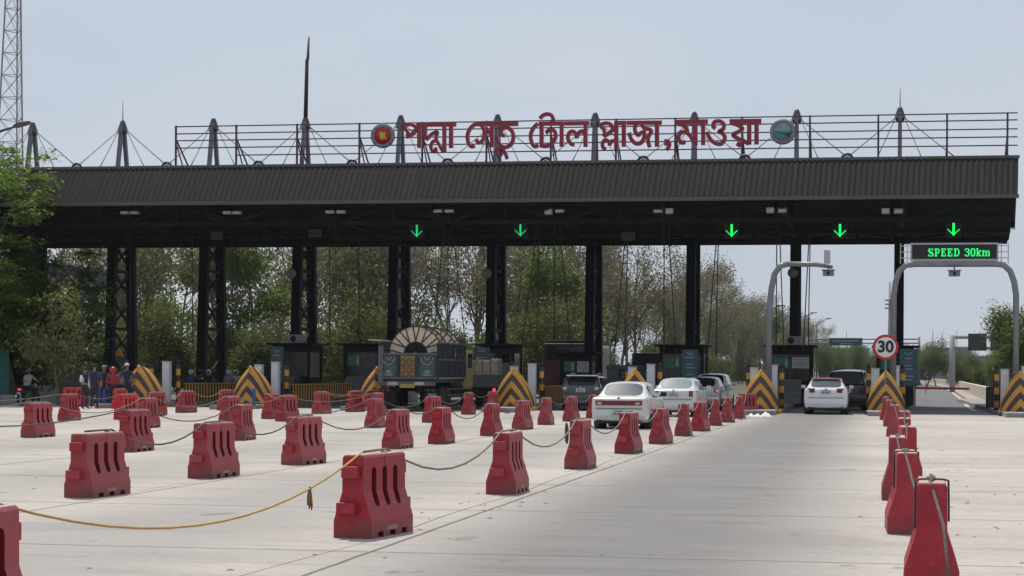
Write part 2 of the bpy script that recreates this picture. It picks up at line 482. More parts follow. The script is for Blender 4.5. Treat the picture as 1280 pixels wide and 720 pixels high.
# ------------------------------------------------------------------ mesh helpers
class MB:
    def __init__(self):
        self.v, self.f, self.m, self.s = [], [], [], []
    def add(self, vs, fs, mt, smooth=False, M=None):
        o = len(self.v)
        for p in vs:
            p = Vector(p)
            self.v.append(M @ p if M else p)
        for f in fs:
            self.f.append([o + i for i in f])
            self.m.append(mt)
            self.s.append(smooth)
        return self
    def box(self, c, size, mt, rz=0.0, bev=0.0, M=None, top=None):
        x, y, z = (s / 2 for s in size)
        tx, ty = top if top else (1, 1)
        vs = [(-x, -y, -z), (x, -y, -z), (x, y, -z), (-x, y, -z), (-x * tx, -y * ty, z), (x * tx, -y * ty, z), (x * tx, y * ty, z), (-x * tx, y * ty, z)]
        fs = [(3, 2, 1, 0), (4, 5, 6, 7), (0, 1, 5, 4), (1, 2, 6, 5), (2, 3, 7, 6), (3, 0, 4, 7)]
        T = Matrix.Translation(c) @ Matrix.Rotation(rz, 4, 'Z')
        if M:
            T = M @ T
        if bev:
            bm = bmesh.new()
            bv = [bm.verts.new(p) for p in vs]
            for f in fs:
                bm.faces.new([bv[i] for i in f])
            bmesh.ops.bevel(bm, geom=bm.edges[:], offset=bev, segments=2, affect='EDGES', profile=.6)
            bm.verts.index_update()
            vs = [p.co.copy() for p in bm.verts]
            fs = [[q.index for q in f.verts] for f in bm.faces]
            bm.free()
        return self.add(vs, fs, mt, False, T)
    def bar(self, p, q, w, mt, h=None):
        p, q = Vector(p), Vector(q)
        d = q - p
        L = d.length
        if L < 1e-6:
            return self
        M = Matrix.Translation((p + q) / 2) @ d.to_track_quat('Z', 'Y').to_matrix().to_4x4()
        return self.box((0, 0, 0), (w, h or w, L), mt, M=M)
    def tube(self, pts, r, mt, n=8, smooth=True, cap=True):
        pts = [Vector(p) for p in pts]
        rs = r if isinstance(r, (list, tuple)) else [r] * len(pts)
        vs, fs = [], []
        ref = None
        for i, p in enumerate(pts):
            d = (pts[min(i + 1, len(pts) - 1)] - pts[max(i - 1, 0)]).normalized()
            if ref is None:
                ref = d.orthogonal().normalized()
            a = (ref - d * ref.dot(d))
            a = a.normalized() if a.length > 1e-5 else d.orthogonal().normalized()
            ref = a
            b_ = d.cross(a)
            for k in range(n):
                t = 2 * math.pi * k / n
                vs.append(p + (a * math.cos(t) + b_ * math.sin(t)) * rs[i])
        for i in range(len(pts) - 1):
            for k in range(n):
                fs.append((i * n + k, i * n + (k + 1) % n, (i + 1) * n + (k + 1) % n, (i + 1) * n + k))
        self.add(vs, fs, mt, smooth)
        if cap:
            self.add(vs[:n], [list(range(n))[::-1]], mt)
            self.add(vs[-n:], [list(range(n))], mt)
        return self
    def lathe(self, c, prof, mt, axis='Z', n=24, smooth=True):
        """prof: (radius, height) pairs along the axis"""
        vs, fs = [], []
        for r, h in prof:
            for k in range(n):
                t = 2 * math.pi * k / n
                x, y = r * math.cos(t), r * math.sin(t)
                vs.append({'Z': (x, y, h), 'Y': (x, h, y), 'X': (h, x, y)}[axis])
        for i in range(len(prof) - 1):
            for k in range(n):
                fs.append((i * n + k, i * n + (k + 1) % n, (i + 1) * n + (k + 1) % n, (i + 1) * n + k))
        for i in (0, len(prof) - 1):
            if prof[i][0] > 1e-5 and prof[0] != prof[-1]:
                fs.append([i * n + k for k in range(n)])
        return self.add(vs, fs, mt, smooth, Matrix.Translation(c))
    def prism(self, poly, y0, y1, mt, M=None):
        """poly in (x, z), pushed from y0 to y1"""
        n = len(poly)
        vs = [(x, y0, z) for x, z in poly] + [(x, y1, z) for x, z in poly]
        fs = [list(range(n)), [n + i for i in range(n)][::-1]]
        fs += [(i, n + i, n + (i + 1) % n, (i + 1) % n) for i in range(n)]
        return self.add(vs, fs, mt, False, M)
    def build(self, name, parent=None, loc=None, rz=0.0, fix=True):
        me = bpy.data.meshes.new(name)
        me.from_pydata([tuple(p) for p in self.v], [], self.f)
        names = []
        for t in self.m:
            if t not in names:
                names.append(t)
        for t in names:
            me.materials.append(MATS[t])
        idx = {t: i for i, t in enumerate(names)}
        me.polygons.foreach_set('material_index', [idx[t] for t in self.m])
        me.polygons.foreach_set('use_smooth', self.s)
        if fix:
            bm = bmesh.new()
            bm.from_mesh(me)
            bmesh.ops.remove_doubles(bm, verts=bm.verts, dist=1e-5)
            bmesh.ops.recalc_face_normals(bm, faces=bm.faces)
            bm.to_mesh(me)
            bm.free()
        me.update()
        o = bpy.data.objects.new(name, me)
        COL.objects.link(o)
        if parent is not None:
            o.parent = parent
        if loc is not None:
            o.location = loc
        o.rotation_euler.z = rz
        return o
def tag(o, label=None, cat=None, group=None, kind=None):
    if label: o['label'] = label
    if cat: o['category'] = cat
    if group: o['group'] = group
    if kind: o['kind'] = kind
    return o
def thing(name, label, cat, loc=(0, 0, 0), rz=0.0, group=None):
    o = bpy.data.objects.new(name, None)
    o.empty_display_size = .3
    COL.objects.link(o)
    o.location = loc
    o.rotation_euler = (0, 0, rz)
    return tag(o, label, cat, group)
def copy_tree(o, parent=None):
    c = o.copy()
    COL.objects.link(c)
    c.parent = parent
    for ch in list(o.children):
        copy_tree(ch, c)
    return c
def remove_tree(o):
    for ch in list(o.children):
        remove_tree(ch)
    bpy.data.objects.remove(o)
def evaluated_mesh(o):
    dg = bpy.context.evaluated_depsgraph_get()
    dg.update()
    return bpy.data.meshes.new_from_object(o.evaluated_get(dg))
def curve_pts(pts, k=6, closed=False):
    """Catmull-Rom through the points"""
    P_ = [Vector(p) for p in pts]
    if len(P_) < 3:
        return P_
    out = []
    n = len(P_)
    for i in range(n - 1):
        a, b_, c, d = P_[max(i - 1, 0)], P_[i], P_[i + 1], P_[min(i + 2, n - 1)]
        for j in range(k):
            t = j / k
            out.append(.5 * ((2 * b_) + (c - a) * t + (2 * a - 5 * b_ + 4 * c - d) * t * t + (3 * b_ - a - 3 * c + d) * t ** 3))
    out.append(P_[-1])
    return out
def text_mesh(txt, size, mt, name, parent, loc, bold=.0, depth=.01, rot=(R(90), 0, 0), xs=1.0):
    cu = bpy.data.curves.new(name, 'FONT')
    cu.body = txt
    cu.size = size
    cu.align_x = 'CENTER'
    cu.align_y = 'CENTER'
    cu.extrude = depth
    cu.offset = bold
    t = bpy.data.objects.new(name + '_src', cu)
    COL.objects.link(t)
    me = evaluated_mesh(t)
    bpy.data.objects.remove(t)
    me.name = name
    me.materials.clear()
    me.materials.append(MATS[mt])
    o = bpy.data.objects.new(name, me)
    COL.objects.link(o)
    o.parent = parent
    o.location = loc
    o.rotation_euler = rot
    o.scale = (xs, 1, 1)
    return o

# ------------------------------------------------------------------ ground, apron, road
def sheet(name, pts, z, mt):
    m = MB()
    m.add([(x, y, z) for x, y in pts], [list(range(len(pts)))], mt)
    o = m.build(name, fix=False)
    o['kind'] = 'structure'
    return o
sheet('ground', [(-3000, -400), (3000, -400), (3000, 6000), (-3000, 6000)], -.02, 'earth')
sheet('concrete_apron', [(-44, -40), (24, -40), (24, 83.6), (-44, 83.6)], 0, 'apron_concrete')
sheet('asphalt_road', [(-44, 83.6), (24, 83.6), (24, 128), (14, 150), (-12, 150), (-36, 128), (-44, 122)], -.002, 'asphalt')
# the road beyond bends to the left
wallpts = [(5.95, 92.0), (6.3, 107.0), (7.15, 132), (8.0, 164), (9.2, 208), (10.2, 250), (10.9, 300), (10.6, 380), (7, 470), (-3, 570), (-20, 680)]
wp = curve_pts([(x, y, 0) for x, y in wallpts], 5)
rd = MB()
far = [p for p in wp if p.y >= 125]
vs = []
for p in far:
    vs += [(p.x + .05, p.y, .002), (p.x - 16, p.y - 3, .002)]
rd.add(vs, [(2 * i, 2 * i + 2, 2 * i + 3, 2 * i + 1) for i in range(len(far) - 1)], 'asphalt')
ro = rd.build('far_road', fix=False)
ro['kind'] = 'structure'
ln = MB()
def road_line(off, w, z=.010):
    vs = []
    for p in wp:
        vs += [(p.x - off, p.y, z), (p.x - off - w, p.y, z)]
    ln.add(vs, [(2 * i, 2 * i + 2, 2 * i + 3, 2 * i + 1) for i in range(len(wp) - 1)], 'yellow_line')
mat('yellow_line', (.50, .46, .36), .8, vary=.3, scale=3, dirt=(.15, .14, .13))
mat('dust', (.36, .31, .25), .95, vary=.3, scale=1.2, dirt=(.15, .145, .14))
road_line(1.3, .2)
lo = ln.build('road_marking', fix=False)
lo['kind'] = 'structure'
ds = MB()
vs = []
for p in wp:
    vs += [(p.x, p.y, .006), (p.x - .95, p.y, .006)]
ds.add(vs, [(2 * i, 2 * i + 2, 2 * i + 3, 2 * i + 1) for i in range(len(wp) - 1)], 'dust')
tag(ds.build('road_dust', fix=False), kind='structure')
# concrete parapet beside the exit road
pw = MB()
prof = [(0, 0), (0, .85), (.10, .88), (.24, .88), (.30, .85), (.42, .3), (.42, 0)]
vs = []
for p in wp[5:]:
    for a, z in prof:
        vs.append((p.x + a, p.y, z))
n = len(prof)
k = len(wp[5:])
pw.add(vs, [(i * n + j, (i + 1) * n + j, (i + 1) * n + j + 1, i * n + j + 1) for i in range(k - 1) for j in range(n - 1)] + [list(range(n))], 'concrete_pale')
tag(pw.build('concrete_parapet'), 'low pale concrete parapet curving away along the exit road', 'parapet')

# ------------------------------------------------------------------ islands
ISL = [.56, -4.5, -9.7, -14.85, -20.75, -26.35, -31.4]
for ix in ISL + [5.85]:
    m = MB()
    m.box((0, 21, .08), (1.45, 46, .2), 'kerb', bev=.03)
    o = m.build('traffic_island', loc=(ix, 81.5, 0))
    o['kind'] = 'structure'
    b = MB()
    b.box((0, -2.02, .07), (1.7, .5, .24), 'stripe_kerb', bev=.03) if False else None

# ------------------------------------------------------------------ toll canopy
YF, YB, YC = 88.0, 107.2, 105.0
ZF, ZT, ZB = 9.32, 11.12, 8.67
XR_, XL_ = P(1272, 249, YF)[0], -50.5
XR2 = P(1261, 300, YB)[0]
can = thing('toll_canopy', 'wide dark corrugated toll plaza canopy on navy lattice columns spanning all lanes', 'canopy', (0, 0, 0))
m = MB()
YT = YF + 1.5
XRt = P(1273, 199, YT)[0]
# roof body behind the fascia: soffit, top, end walls (closed solid)
vs = [(XL_, YF + .05, ZF), (XR_ - .05, YF + .05, ZF), (XR2, YB, ZB), (XL_, YB, ZB),
      (XL_, YT + .05, ZT - .06), (XRt - .1, YT + .05, ZT - .06), (XR2 + .25, YB + .6, ZT - .06), (XL_, YB + .6, ZT - .06)]
m.add(vs, [(0, 1, 2, 3), (4, 7, 6, 5), (0, 4, 5, 1), (1, 5, 6, 2), (2, 6, 7, 3), (3, 7, 4, 0)], 'soffit')
m.build('roof', can)
m = MB()       # corrugated fascia
n = int((XR_ - XL_) / .25)
vs, fs = [], []
prof = []
for i in range(n):
    x = XL_ + i * .25
    prof += [(x, 0), (x + .06, .028), (x + .14, .028), (x + .20, 0)]
prof.append((XR_, 0))
def fa(x, d, t):
    """point on the sloping fascia, t from its lower to its upper edge"""
    xr = x + (XRt - XR_) * t * max(0, (x - XL_) / (XR_ - XL_))
    return (xr, YF + 1.5 * t - d * .8, ZF + (ZT - ZF) * t + d * .5)
for x, d in prof:
    vs += [fa(x, d, 0), fa(x, d, 1)]
fs = [(2 * i, 2 * i + 2, 2 * i + 3, 2 * i + 1) for i in range(len(prof) - 1)]
m.add(vs, fs, 'fascia')
m.build('fascia', can, fix=False)
m = MB()
for x in (XR_,):
    m.add([(XR_ + .004, YF - .05, ZF), (XRt + .004, YT, ZT), (XRt + .004, YB + .6, ZT), (XR2 + .3, YB, ZB + .5), (XR_ + .08, YF + 3, ZF - .02),
           (XR_ - .05, YF - .05, ZF), (XRt - .05, YT, ZT), (XRt - .05, YB + .6, ZT), (XR2 + .2, YB, ZB + .5), (XR_, YF + 3, ZF - .02)],
          [(0, 1, 2, 3, 4), (9, 8, 7, 6, 5), (0, 5, 6, 1), (1, 6, 7, 2), (4, 9, 5, 0)], 'fascia')
m.build('end_panel', can, fix=False)
m = MB()
m.bar((XL_, YF - .10, ZF - .03), (XR_ + .05, YF - .10, ZF - .03), .10, 'fascia_trim', .16)
m.build('edge_gutter', can)
m = MB()
m.bar((XL_, YT, ZT + .02), (XRt + .05, YT, ZT + .02), .09, 'fascia_trim', .14)
m.build('ridge_trim', can)
# trusses under the roof
def truss(y, ztop, depth, x0, x1, pitch=2.6):
    t = MB()
    t.bar((x0, y, ztop - .1), (x1, y, ztop - .1), .18, 'navy_steel')
    t.bar((x0, y, ztop - depth), (x1, y, ztop - depth), .18, 'navy_steel')
    x = x0
    up = True
    while x < x1 - .2:
        xe = min(x + pitch, x1)
        za, zb = (ztop - depth, ztop - .1) if up else (ztop - .1, ztop - depth)
        t.bar((x, y, za), (xe, y, zb), .11, 'navy_steel')
        t.bar((x, y, ztop - depth), (x, y, ztop - .1), .09, 'navy_steel')
        x, up = xe, not up
    return t.build('truss', can)
truss(YF + 1.1, ZF + .05, .95, XL_ + .3, XR_ - .1)
truss(YF + 7.5, ZF - .22, .75, XL_ + .3, XR_ + .2)
truss(YF + 14.0, ZF - .44, .5, XL_ + .3, XR_ + .5)
m = MB()
m.box(((XL_ + XR2) / 2, YB - .12, ZB - .02), (XR2 - XL_ - .2, .3, .34), 'navy_steel')
m.build('rear_beam', can)
PXP = [1124, 995, 867, 743, 621, 500, 381, 266, 152.5, 40]
COLX = [P(px, 300, YC)[0] for px in PXP]
for i, x in enumerate(COLX):         # cross rafters under the soffit
    m = MB()
    m.bar((x, YF + .5, ZF - .25), (x, YB - .3, ZB - .12), .22, 'navy_steel', .32)
    m.build('rafter', can)
# lattice columns
for i, x in enumerate(COLX):
    c = MB()
    for dy in (-1.45, 1.45):
        b0 = Vector((x, YC + dy * 1.25, .1))
        b1 = Vector((x, YC + dy * .9, ZB - .05))
        c.bar(b0, b1, .46, 'navy_steel', .46)
    cm = c.build('column', can)
    br = MB()
    zs = [.7 + k * 1.58 for k in range(6)]
    for a, b_ in zip(zs[:-1], zs[1:]):
        br.bar((x - .05, YC - 1.5, a), (x - .05, YC + 1.5, b_), .11, 'navy_steel')
        br.bar((x + .05, YC + 1.5, a), (x + .05, YC - 1.5, b_), .11, 'navy_steel')
    for z in zs[::2]:
        br.bar((x, YC - 1.5, z), (x, YC + 1.5, z), .16, 'navy_steel')
    br.build('lattice_brace', cm)
    fo = MB()
    fo.box((x, YC, .35), (1.1, 4.6, .7), 'kerb', bev=.03)
    fo.build('footing', cm)
ANP = [1192, 1059, 931, 804, 682, 559.5, 440, 323, 208.5, 96, -18]
# pylons with stays
ZP = [P(px, py, YC)[1] for px, py in zip(PXP, [133, 136, 139, 140, 142, 143, 145, 147, 150, 152])]
def mid(i):
    return (COLX[i] + COLX[i + 1]) / 2
for i, x in enumerate(COLX):
    zt = ZP[i]
    p = MB()
    for dy in (-1.15, 1.15):
        p.bar((x, YC + dy, ZT - .3), (x, YC + dy * .12, zt - .35), .19, 'pylon_grey', .24)
    pm = p.build('pylon', can)
    q = MB()
    q.lathe((x, YC, 0), [(.34, zt - .66), (.30, zt - .60), (.20, zt - .30), (.13, zt - .10), (.06, zt - .01), (.001, zt)], 'cap_dark', n=14)
    q.box((x, YC, zt - .66), (.42, .3, .22), 'cap_dark')
    q.build('cap', pm)
    for k, px in enumerate((ANP[i + 1], ANP[i], PXP[i] - 29, PXP[i] + 29)):
        s = MB()
        ya = YF + 2.2
        xa = P(px, 205, ya)[0]
        side = -1 if k in (0, 2) else 1
        s.tube([(x + side * .22, YC, zt - .58), (xa, ya, ZT + (.16 if k < 2 else .02))], .026, 'cable', 6)
        s.build('stay_cable', pm)
for px in ANP[1:-1]:
    an = MB()
    cx = P(px, 205, YF + 2.2)[0]
    pts = [(cx + .24 * math.cos(t), YF + 2.2, ZT + .05 + .26 * math.sin(t)) for t in [math.pi * k / 8 for k in range(9)]]
    an.tube(pts, .065, 'cap_dark', 6)
    an.build('stay_anchor', can)
# mast and lightning rods on three pylons
m = MB()
xm = COLX[6]
zt = ZP[6]
xt, ztop = P(385, 46, YC)
m.tube([(xm, YC, zt - .1), (xm + (xt - xm) * .55, YC, zt + (ztop - zt) * .7), (xt, YC, zt + (ztop - zt) * .73)], [.12, .10, .09], 'rail_maroon', 8)
m.tube([(xt, YC, zt + (ztop - zt) * .72), (xt + .05, YC, ztop)], [.085, .05], 'pylon_grey', 8)
m.build('mast', can)
for i, py in ((8, 127), (0, 110)):
    m = MB()
    zz = P(PXP[i], py, YC)[1]
    m.tube([(COLX[i], YC, ZP[i] - .05), (COLX[i], YC, zz)], [.03, .015], 'pylon_grey', 6)
    m.build('lightning_rod', can)
# hanging rods, and the wires that drop from the soffit
RODX = [P(px, 265, YF + 1.0)[0] for px in (163, 290, 420, 555, 693, 829, 971, 1114)]
for x in RODX:
    m = MB()
    m.tube([(x, YF + 1.0, ZF), (x, YF + 1.0, ZF - 1.9)], .05, 'navy_steel', 6)
    m.build('hanging_rod', can)
def drop(px0, px1, py1, Y0=98.0, Y1=98.0, r=.028):
    x0, z0 = P(px0, 298, Y0)
    x1, z1 = P(px1, py1, Y1)
    w = MB()
    w.tube([(x0, Y0, ZF - .35), (x1, Y1, z1)], r, 'cable', 6)
    w.build('drop_wire', can)
for a in [(555, 541, 440), (560, 560, 440), (565, 583, 440), (672, 650, 450), (674, 671, 430), (693, 693, 425), (699, 713, 430),
          (783, 767, 450), (785, 781, 445), (830, 830, 440), (835, 845, 440), (897, 884, 445), (898, 895, 445), (971, 970, 438),
          (974, 980, 438), (1012, 1004, 440), (1013, 1010, 440), (412, 412, 440), (448, 449, 430), (163, 163, 430), (240, 241, 440), (290, 291, 420)]:
    drop(*a)

# round dishes on the columns
for (px, py), lab in (((364, 342), 'small round grey speaker dish on the lattice column above lane 8 booth'),
                      ((608, 342), 'small round grey speaker dish on the column right of the cable reels'),
                      ((991, 341), 'small round grey speaker dish beside the curved camera pole')):
    x, z = P(px, py, 103.0)
    t = thing('speaker_dish', lab, 'speaker', (x, 103.0, z), 0, 'round dishes on the columns')
    m = MB()
    m.lathe((0, 0, 0), [(.001, -.10), (.12, -.09), (.24, -.05), (.27, .0), (.25, .06), (.10, .12), (.001, .12)], 'tower_steel' if px != 991 else 'grey_steel', 'Y', 18)
    m.build('dish', t)
    m = MB()
    m.bar((0, .1, 0), (.3, .55, 0), .05, 'black_matte')
    m.build('bracket', t)

# flood lights in pairs under the front edge
FL = [(157, 266, 0), (169, 266, 0), (285, 266, 0), (297, 266, 1), (413, 265, 0), (427, 265, 1), (548, 264, 0), (562, 264, 0), (686, 265, 2), (700, 264, 1),
      (823, 264, 1), (837, 264, 2), (963, 263, 2), (978, 263, 3), (1107, 264, 2), (1123, 264, 3)]
where = ['over the leftmost lane', 'over the second lane from the left', 'between the third and fourth columns', 'right of the first green arrow',
         'right of the second green arrow', 'above the two white sedans', 'above the curved camera pole', 'above the speed sign gantry']
for i, (px, py, k) in enumerate(FL):
    x, z = P(px, py, YF + 1.0)
    t = thing('flood_light', ('left' if i % 2 == 0 else 'right') + (' white' if k != 3 else ' grey') + ' flood light of the pair ' + where[i // 2], 'flood light', (x, YF + .95, z), 0, 'flood lights under the canopy edge')
    h = MB()
    w = .40 if k != 2 else .34
    h.box((0, 0, 0), (w, .3, .14 if k < 2 else .24), 'grey_steel' if k == 3 else 'lamp_white', bev=.03)
    h.build('housing', t)
    h = MB()
    h.box((0, -.155, -.02), (w - .1, .02, .07 if k < 2 else .12), 'lamp_clear')
    h.build('lens', t)
    h = MB()
    h.bar((0, .05, .05), (0, .05, ZF - z + .02), .04, 'navy_steel')
    h.build('bracket', t)

# lane signals
ARX = [((521, 289), 1, 'dim green down arrow signal above the truck with cable reels', .8), ((650.5, 288), 1, 'small green down arrow signal above the maroon bus', .8),
       ((914.5, 288.5), 1, 'green down arrow signal above the silver wagon lane', .9), ((1050, 288.5), 1, 'bright green down arrow signal above the white car with pink spoiler', 1.0),
       ((1192, 287), 1, 'bright green down arrow signal above the speed sign', 1.0),
       ((785, 294), 0, 'unlit grey lane signal box above the white sedans', 1), ((393, 290), 0, 'unlit grey lane signal box between the third and fourth columns from left', 1), ((270, 293), 0, 'unlit grey lane signal box above the second column from left', 1)]
for (px, py), lit, lab, k in ARX:
    x, z = P(px, py, 95.0)
    t = thing('lane_signal', lab, 'lane signal', (x, 95.0, z), 0, 'lane signals under the canopy')
    h = MB()
    if lit:
        h.box((0, .1, 0), (.70, .16, .70), 'led_panel', bev=.02)
    else:
        h.box((0, .1, -.05), (.62, .2, .38), 'arrow_off', bev=.03)
    h.build('housing', t)
    h = MB()
    h.bar((0, .1, .3), (0, .1, 9.0 - z), .05, 'navy_steel')
    h.build('bracket', t)
    if lit:
        h = MB()
        for (x0, z0, x1, z1) in ((0, .31, 0, -.24), (-.27, .02, .02, -.27), (.27, .02, -.02, -.27)):
            h.bar((x0, .0, z0), (x1, .0, z1), .07 * k + .03, 'arrow_green' if k > .85 else 'arrow_green_dim', .03)
        h.build('arrow', t, loc=(0, .0, 0))

# ------------------------------------------------------------------ roof sign
YS = 91.2
sgn = thing('roof_sign', 'large red Bengali lettering on thin maroon rails above the canopy', 'sign', (0, 0, 0))
def rail(pxa, pya, pxb, pyb):
    a, b_ = P(pxa, pya, YS), P(pxb, pyb, YS)
    m = MB()
    m.bar((a[0], YS, a[1]), (b_[0], YS, b_[1]), .052, 'rail_maroon')
    m.build('rail', sgn)
for ya, yb, x0 in ((158.5, 141, 219), (167.5, 149.8, 219), (176, 161, 219), (185.2, 171, 219), (194, 181.5, 294)):
    ys = ya
    rail(x0, ys, 1272, yb)
for px in (219.5, 295, 371, 449, 527.6, 608, 688.5, 770, 844, 927.6, 1012.5, 1098, 1184, 1259.6):
    yt = 157 - (px - 219) * 17 / 1053
    a = P(px, yt, YS)
    m = MB()
    m.bar((a[0], YS + .06, ZT - .1), (a[0], YS + .06, a[1]), .085, 'rail_maroon')
    m.bar((a[0] + .02, YS + 2.6, ZT - .1), (a[0] + .02, YS + .1, a[1] - .7), .06, 'rail_maroon')
    m.bar((a[0] + .02, YS + 1.4, ZT - .1), (a[0] + .02, YS + .1, a[1] - .9), .05, 'rail_maroon')
    m.build('post', sgn)

class Word:
    def __init__(self, ox, oy, sc):
        self.o = (ox, oy, sc)
        self.m = MB()
        self.k = 0
    def pt(self, u, v):
        ox, oy, sc = self.o
        x, z = P(ox + u / sc, oy + v / sc, YS)
        return Vector((x, 0, z))
    def stroke(self, pts, w=33, smooth=True):
        """one broad pen stroke, w in the measuring units of this word"""
        sc = self.o[2]
        w_m = 1.2 * w / sc * (YS * 1.012) / CAM_F
        pts = [self.pt(*p) for p in pts]
        if smooth and len(pts) > 2:
            pts = curve_pts(pts, 6)
        y = YS - .16 - self.k * .004
        self.k += 1
        n = len(pts)
        fr, bk = [], []
        for i, p in enumerate(pts):
            d = (pts[min(i + 1, n - 1)] - pts[max(i - 1, 0)])
            d.normalize()
            nn = Vector((-d.z, 0, d.x))
            for s in (-1, 1):
                q = p + nn * s * w_m / 2
                fr.append((q.x, y, q.z))
                q = p + nn * s * (w_m / 2 + .014)
                bk.append((q.x, y + .13, q.z))
        F = [(2 * i, 2 * i + 1, 2 * i + 3, 2 * i + 2) for i in range(n - 1)]
        self.m.add(fr, F, 'letter_red')
        self.m.add(bk, F, 'letter_side')
        al = fr + bk
        o = 2 * n
        S = []
        for i in range(n - 1):
            for s in (0, 1):
                S.append((2 * i + s, 2 * i + 2 + s, o + 2 * i + 2 + s, o + 2 * i + s))
        S += [(0, 1, o + 1, o), (2 * n - 2, 2 * n - 1, o + 2 * n - 1, o + 2 * n - 2)]
        self.m.add(al, S, 'letter_side')
    def bar(self, u0, v0, u1, v1, w=34):
        self.stroke([(u0, v0), (u1, v1)], w, False)
    def dot(self, u, v, r):
        self.stroke([(u - r, v), (u + r, v)], 2 * r, False)
    def done(self, nm):
        return self.m.build(nm, sgn, fix=False)
S8 = 8.471
w = Word(455, 130, S8)          # first word
w.bar(560, 226, 620, 221)
w.bar(622, 222, 982, 219)
w.stroke([(560, 285), (545, 240), (495, 218), (445, 232), (436, 258), (462, 292), (472, 318), (458, 352)], 30)
w.stroke([(455, 352), (520, 318), (568, 268)], 34)
w.bar(592, 215, 592, 468, 36)
w.bar(655, 225, 655, 330, 32)
w.stroke([(652, 325), (668, 372), (725, 322), (775, 300), (780, 318), (770, 350), (772, 388)], 30)
w.stroke([(772, 388), (732, 405), (716, 448), (722, 490), (750, 508), (768, 490), (758, 465)], 28)
w.stroke([(772, 390), (800, 430), (832, 490), (850, 505)], 28)
w.bar(857, 215, 857, 522, 34)
w.bar(928, 215, 928, 470, 36)
w.done('word_lettering')
w = Word(575, 130, S8)          # second word
w.bar(160, 217, 622, 213)
w.stroke([(165, 215), (112, 262), (84, 335), (94, 415), (125, 452), (160, 442)], 32)
w.stroke([(222, 222), (252, 262), (262, 325), (245, 385), (212, 412), (186, 400), (180, 376)], 30)
w.stroke([(252, 352), (275, 312), (305, 292), (326, 318), (338, 355)], 30)
w.bar(343, 215, 343, 462, 34)
w.stroke([(482, 336), (452, 332), (440, 300), (455, 264), (495, 252), (545, 278), (570, 345), (552, 420), (505, 455), (460, 458), (420, 420), (392, 352)], 32)
w.stroke([(448, 508), (434, 480), (405, 478), (388, 506), (402, 538), (436, 540), (450, 508), (470, 470)], 26)
w.stroke([(462, 490), (488, 535), (505, 586)], 30)
w.done('word_lettering')
w = Word(655, 130, S8)          # third word
w.bar(160, 211, 420, 208)
w.bar(425, 208, 695, 204)
w.stroke([(152, 208), (100, 262), (74, 335), (86, 412), (118, 452), (156, 436)], 32)
w.bar(190, 215, 190, 452, 36)
w.stroke([(178, 444), (250, 446), (305, 415), (338, 350), (325, 290), (285, 272), (248, 296), (262, 310)], 32)
w.stroke([(172, 160), (205, 125), (255, 110), (300, 130), (325, 200)], 32)
w.bar(402, 212, 402, 456, 34)
w.stroke([(540, 430), (505, 425), (470, 375), (480, 315), (518, 292), (552, 318), (565, 368)], 32)
w.stroke([(560, 360), (585, 308), (620, 292), (648, 325)], 32)
w.bar(655, 210, 655, 458, 34)
w.done('word_lettering')
w = Word(735, 130, S8)          # fourth word with comma
w.bar(280, 203, 410, 202)
w.bar(415, 202, 785, 199)
w.stroke([(262, 275), (250, 225), (205, 205), (155, 215), (140, 238), (168, 272), (178, 305), (168, 345)], 30)
w.stroke([(165, 346), (225, 312), (275, 265)], 32)
w.bar(302, 190, 302, 496, 36)
w.stroke([(196, 480), (168, 470), (155, 430), (172, 392), (205, 388), (228, 415), (232, 445)], 30)
w.stroke([(230, 436), (252, 398), (285, 392)], 30)
w.bar(382, 205, 382, 456, 36)
w.stroke([(440, 308), (460, 372), (505, 418), (560, 415), (595, 365), (598, 305), (565, 308), (535, 332), (505, 300), (500, 250), (522, 212)], 32)
w.stroke([(568, 222), (605, 262), (655, 272), (672, 298), (645, 345), (640, 400), (656, 462)], 32)
w.bar(733, 205, 733, 456, 36)
w.stroke([(822, 408), (852, 402), (866, 428), (852, 468), (830, 488)], 30)
w.dot(838, 410, 27)
w.done('word_lettering')
w = Word(830, 130, 7.529)       # fifth word
w.bar(108, 172, 415, 168)
w.bar(618, 167, 918, 163)
w.stroke([(125, 186), (178, 200), (210, 232), (222, 275)], 32)
w.stroke([(205, 358), (165, 364), (140, 330), (152, 282), (198, 266), (248, 300), (290, 376)], 30)
w.bar(297, 170, 297, 392, 32)
w.bar(370, 170, 370, 390, 30)
w.stroke([(488, 232), (464, 212), (478, 172), (528, 165), (565, 195), (556, 240), (520, 262), (556, 282), (574, 325), (540, 376), (480, 368), (432, 325), (408, 265)], 29)
w.stroke([(636, 182), (690, 198), (738, 232), (715, 258), (652, 292), (695, 325), (755, 352), (800, 378)], 29)
w.bar(803, 168, 803, 386, 32)
w.stroke([(688, 372), (710, 384), (728, 398)], 34)
w.bar(872, 168, 872, 384, 32)
w.done('word_lettering')

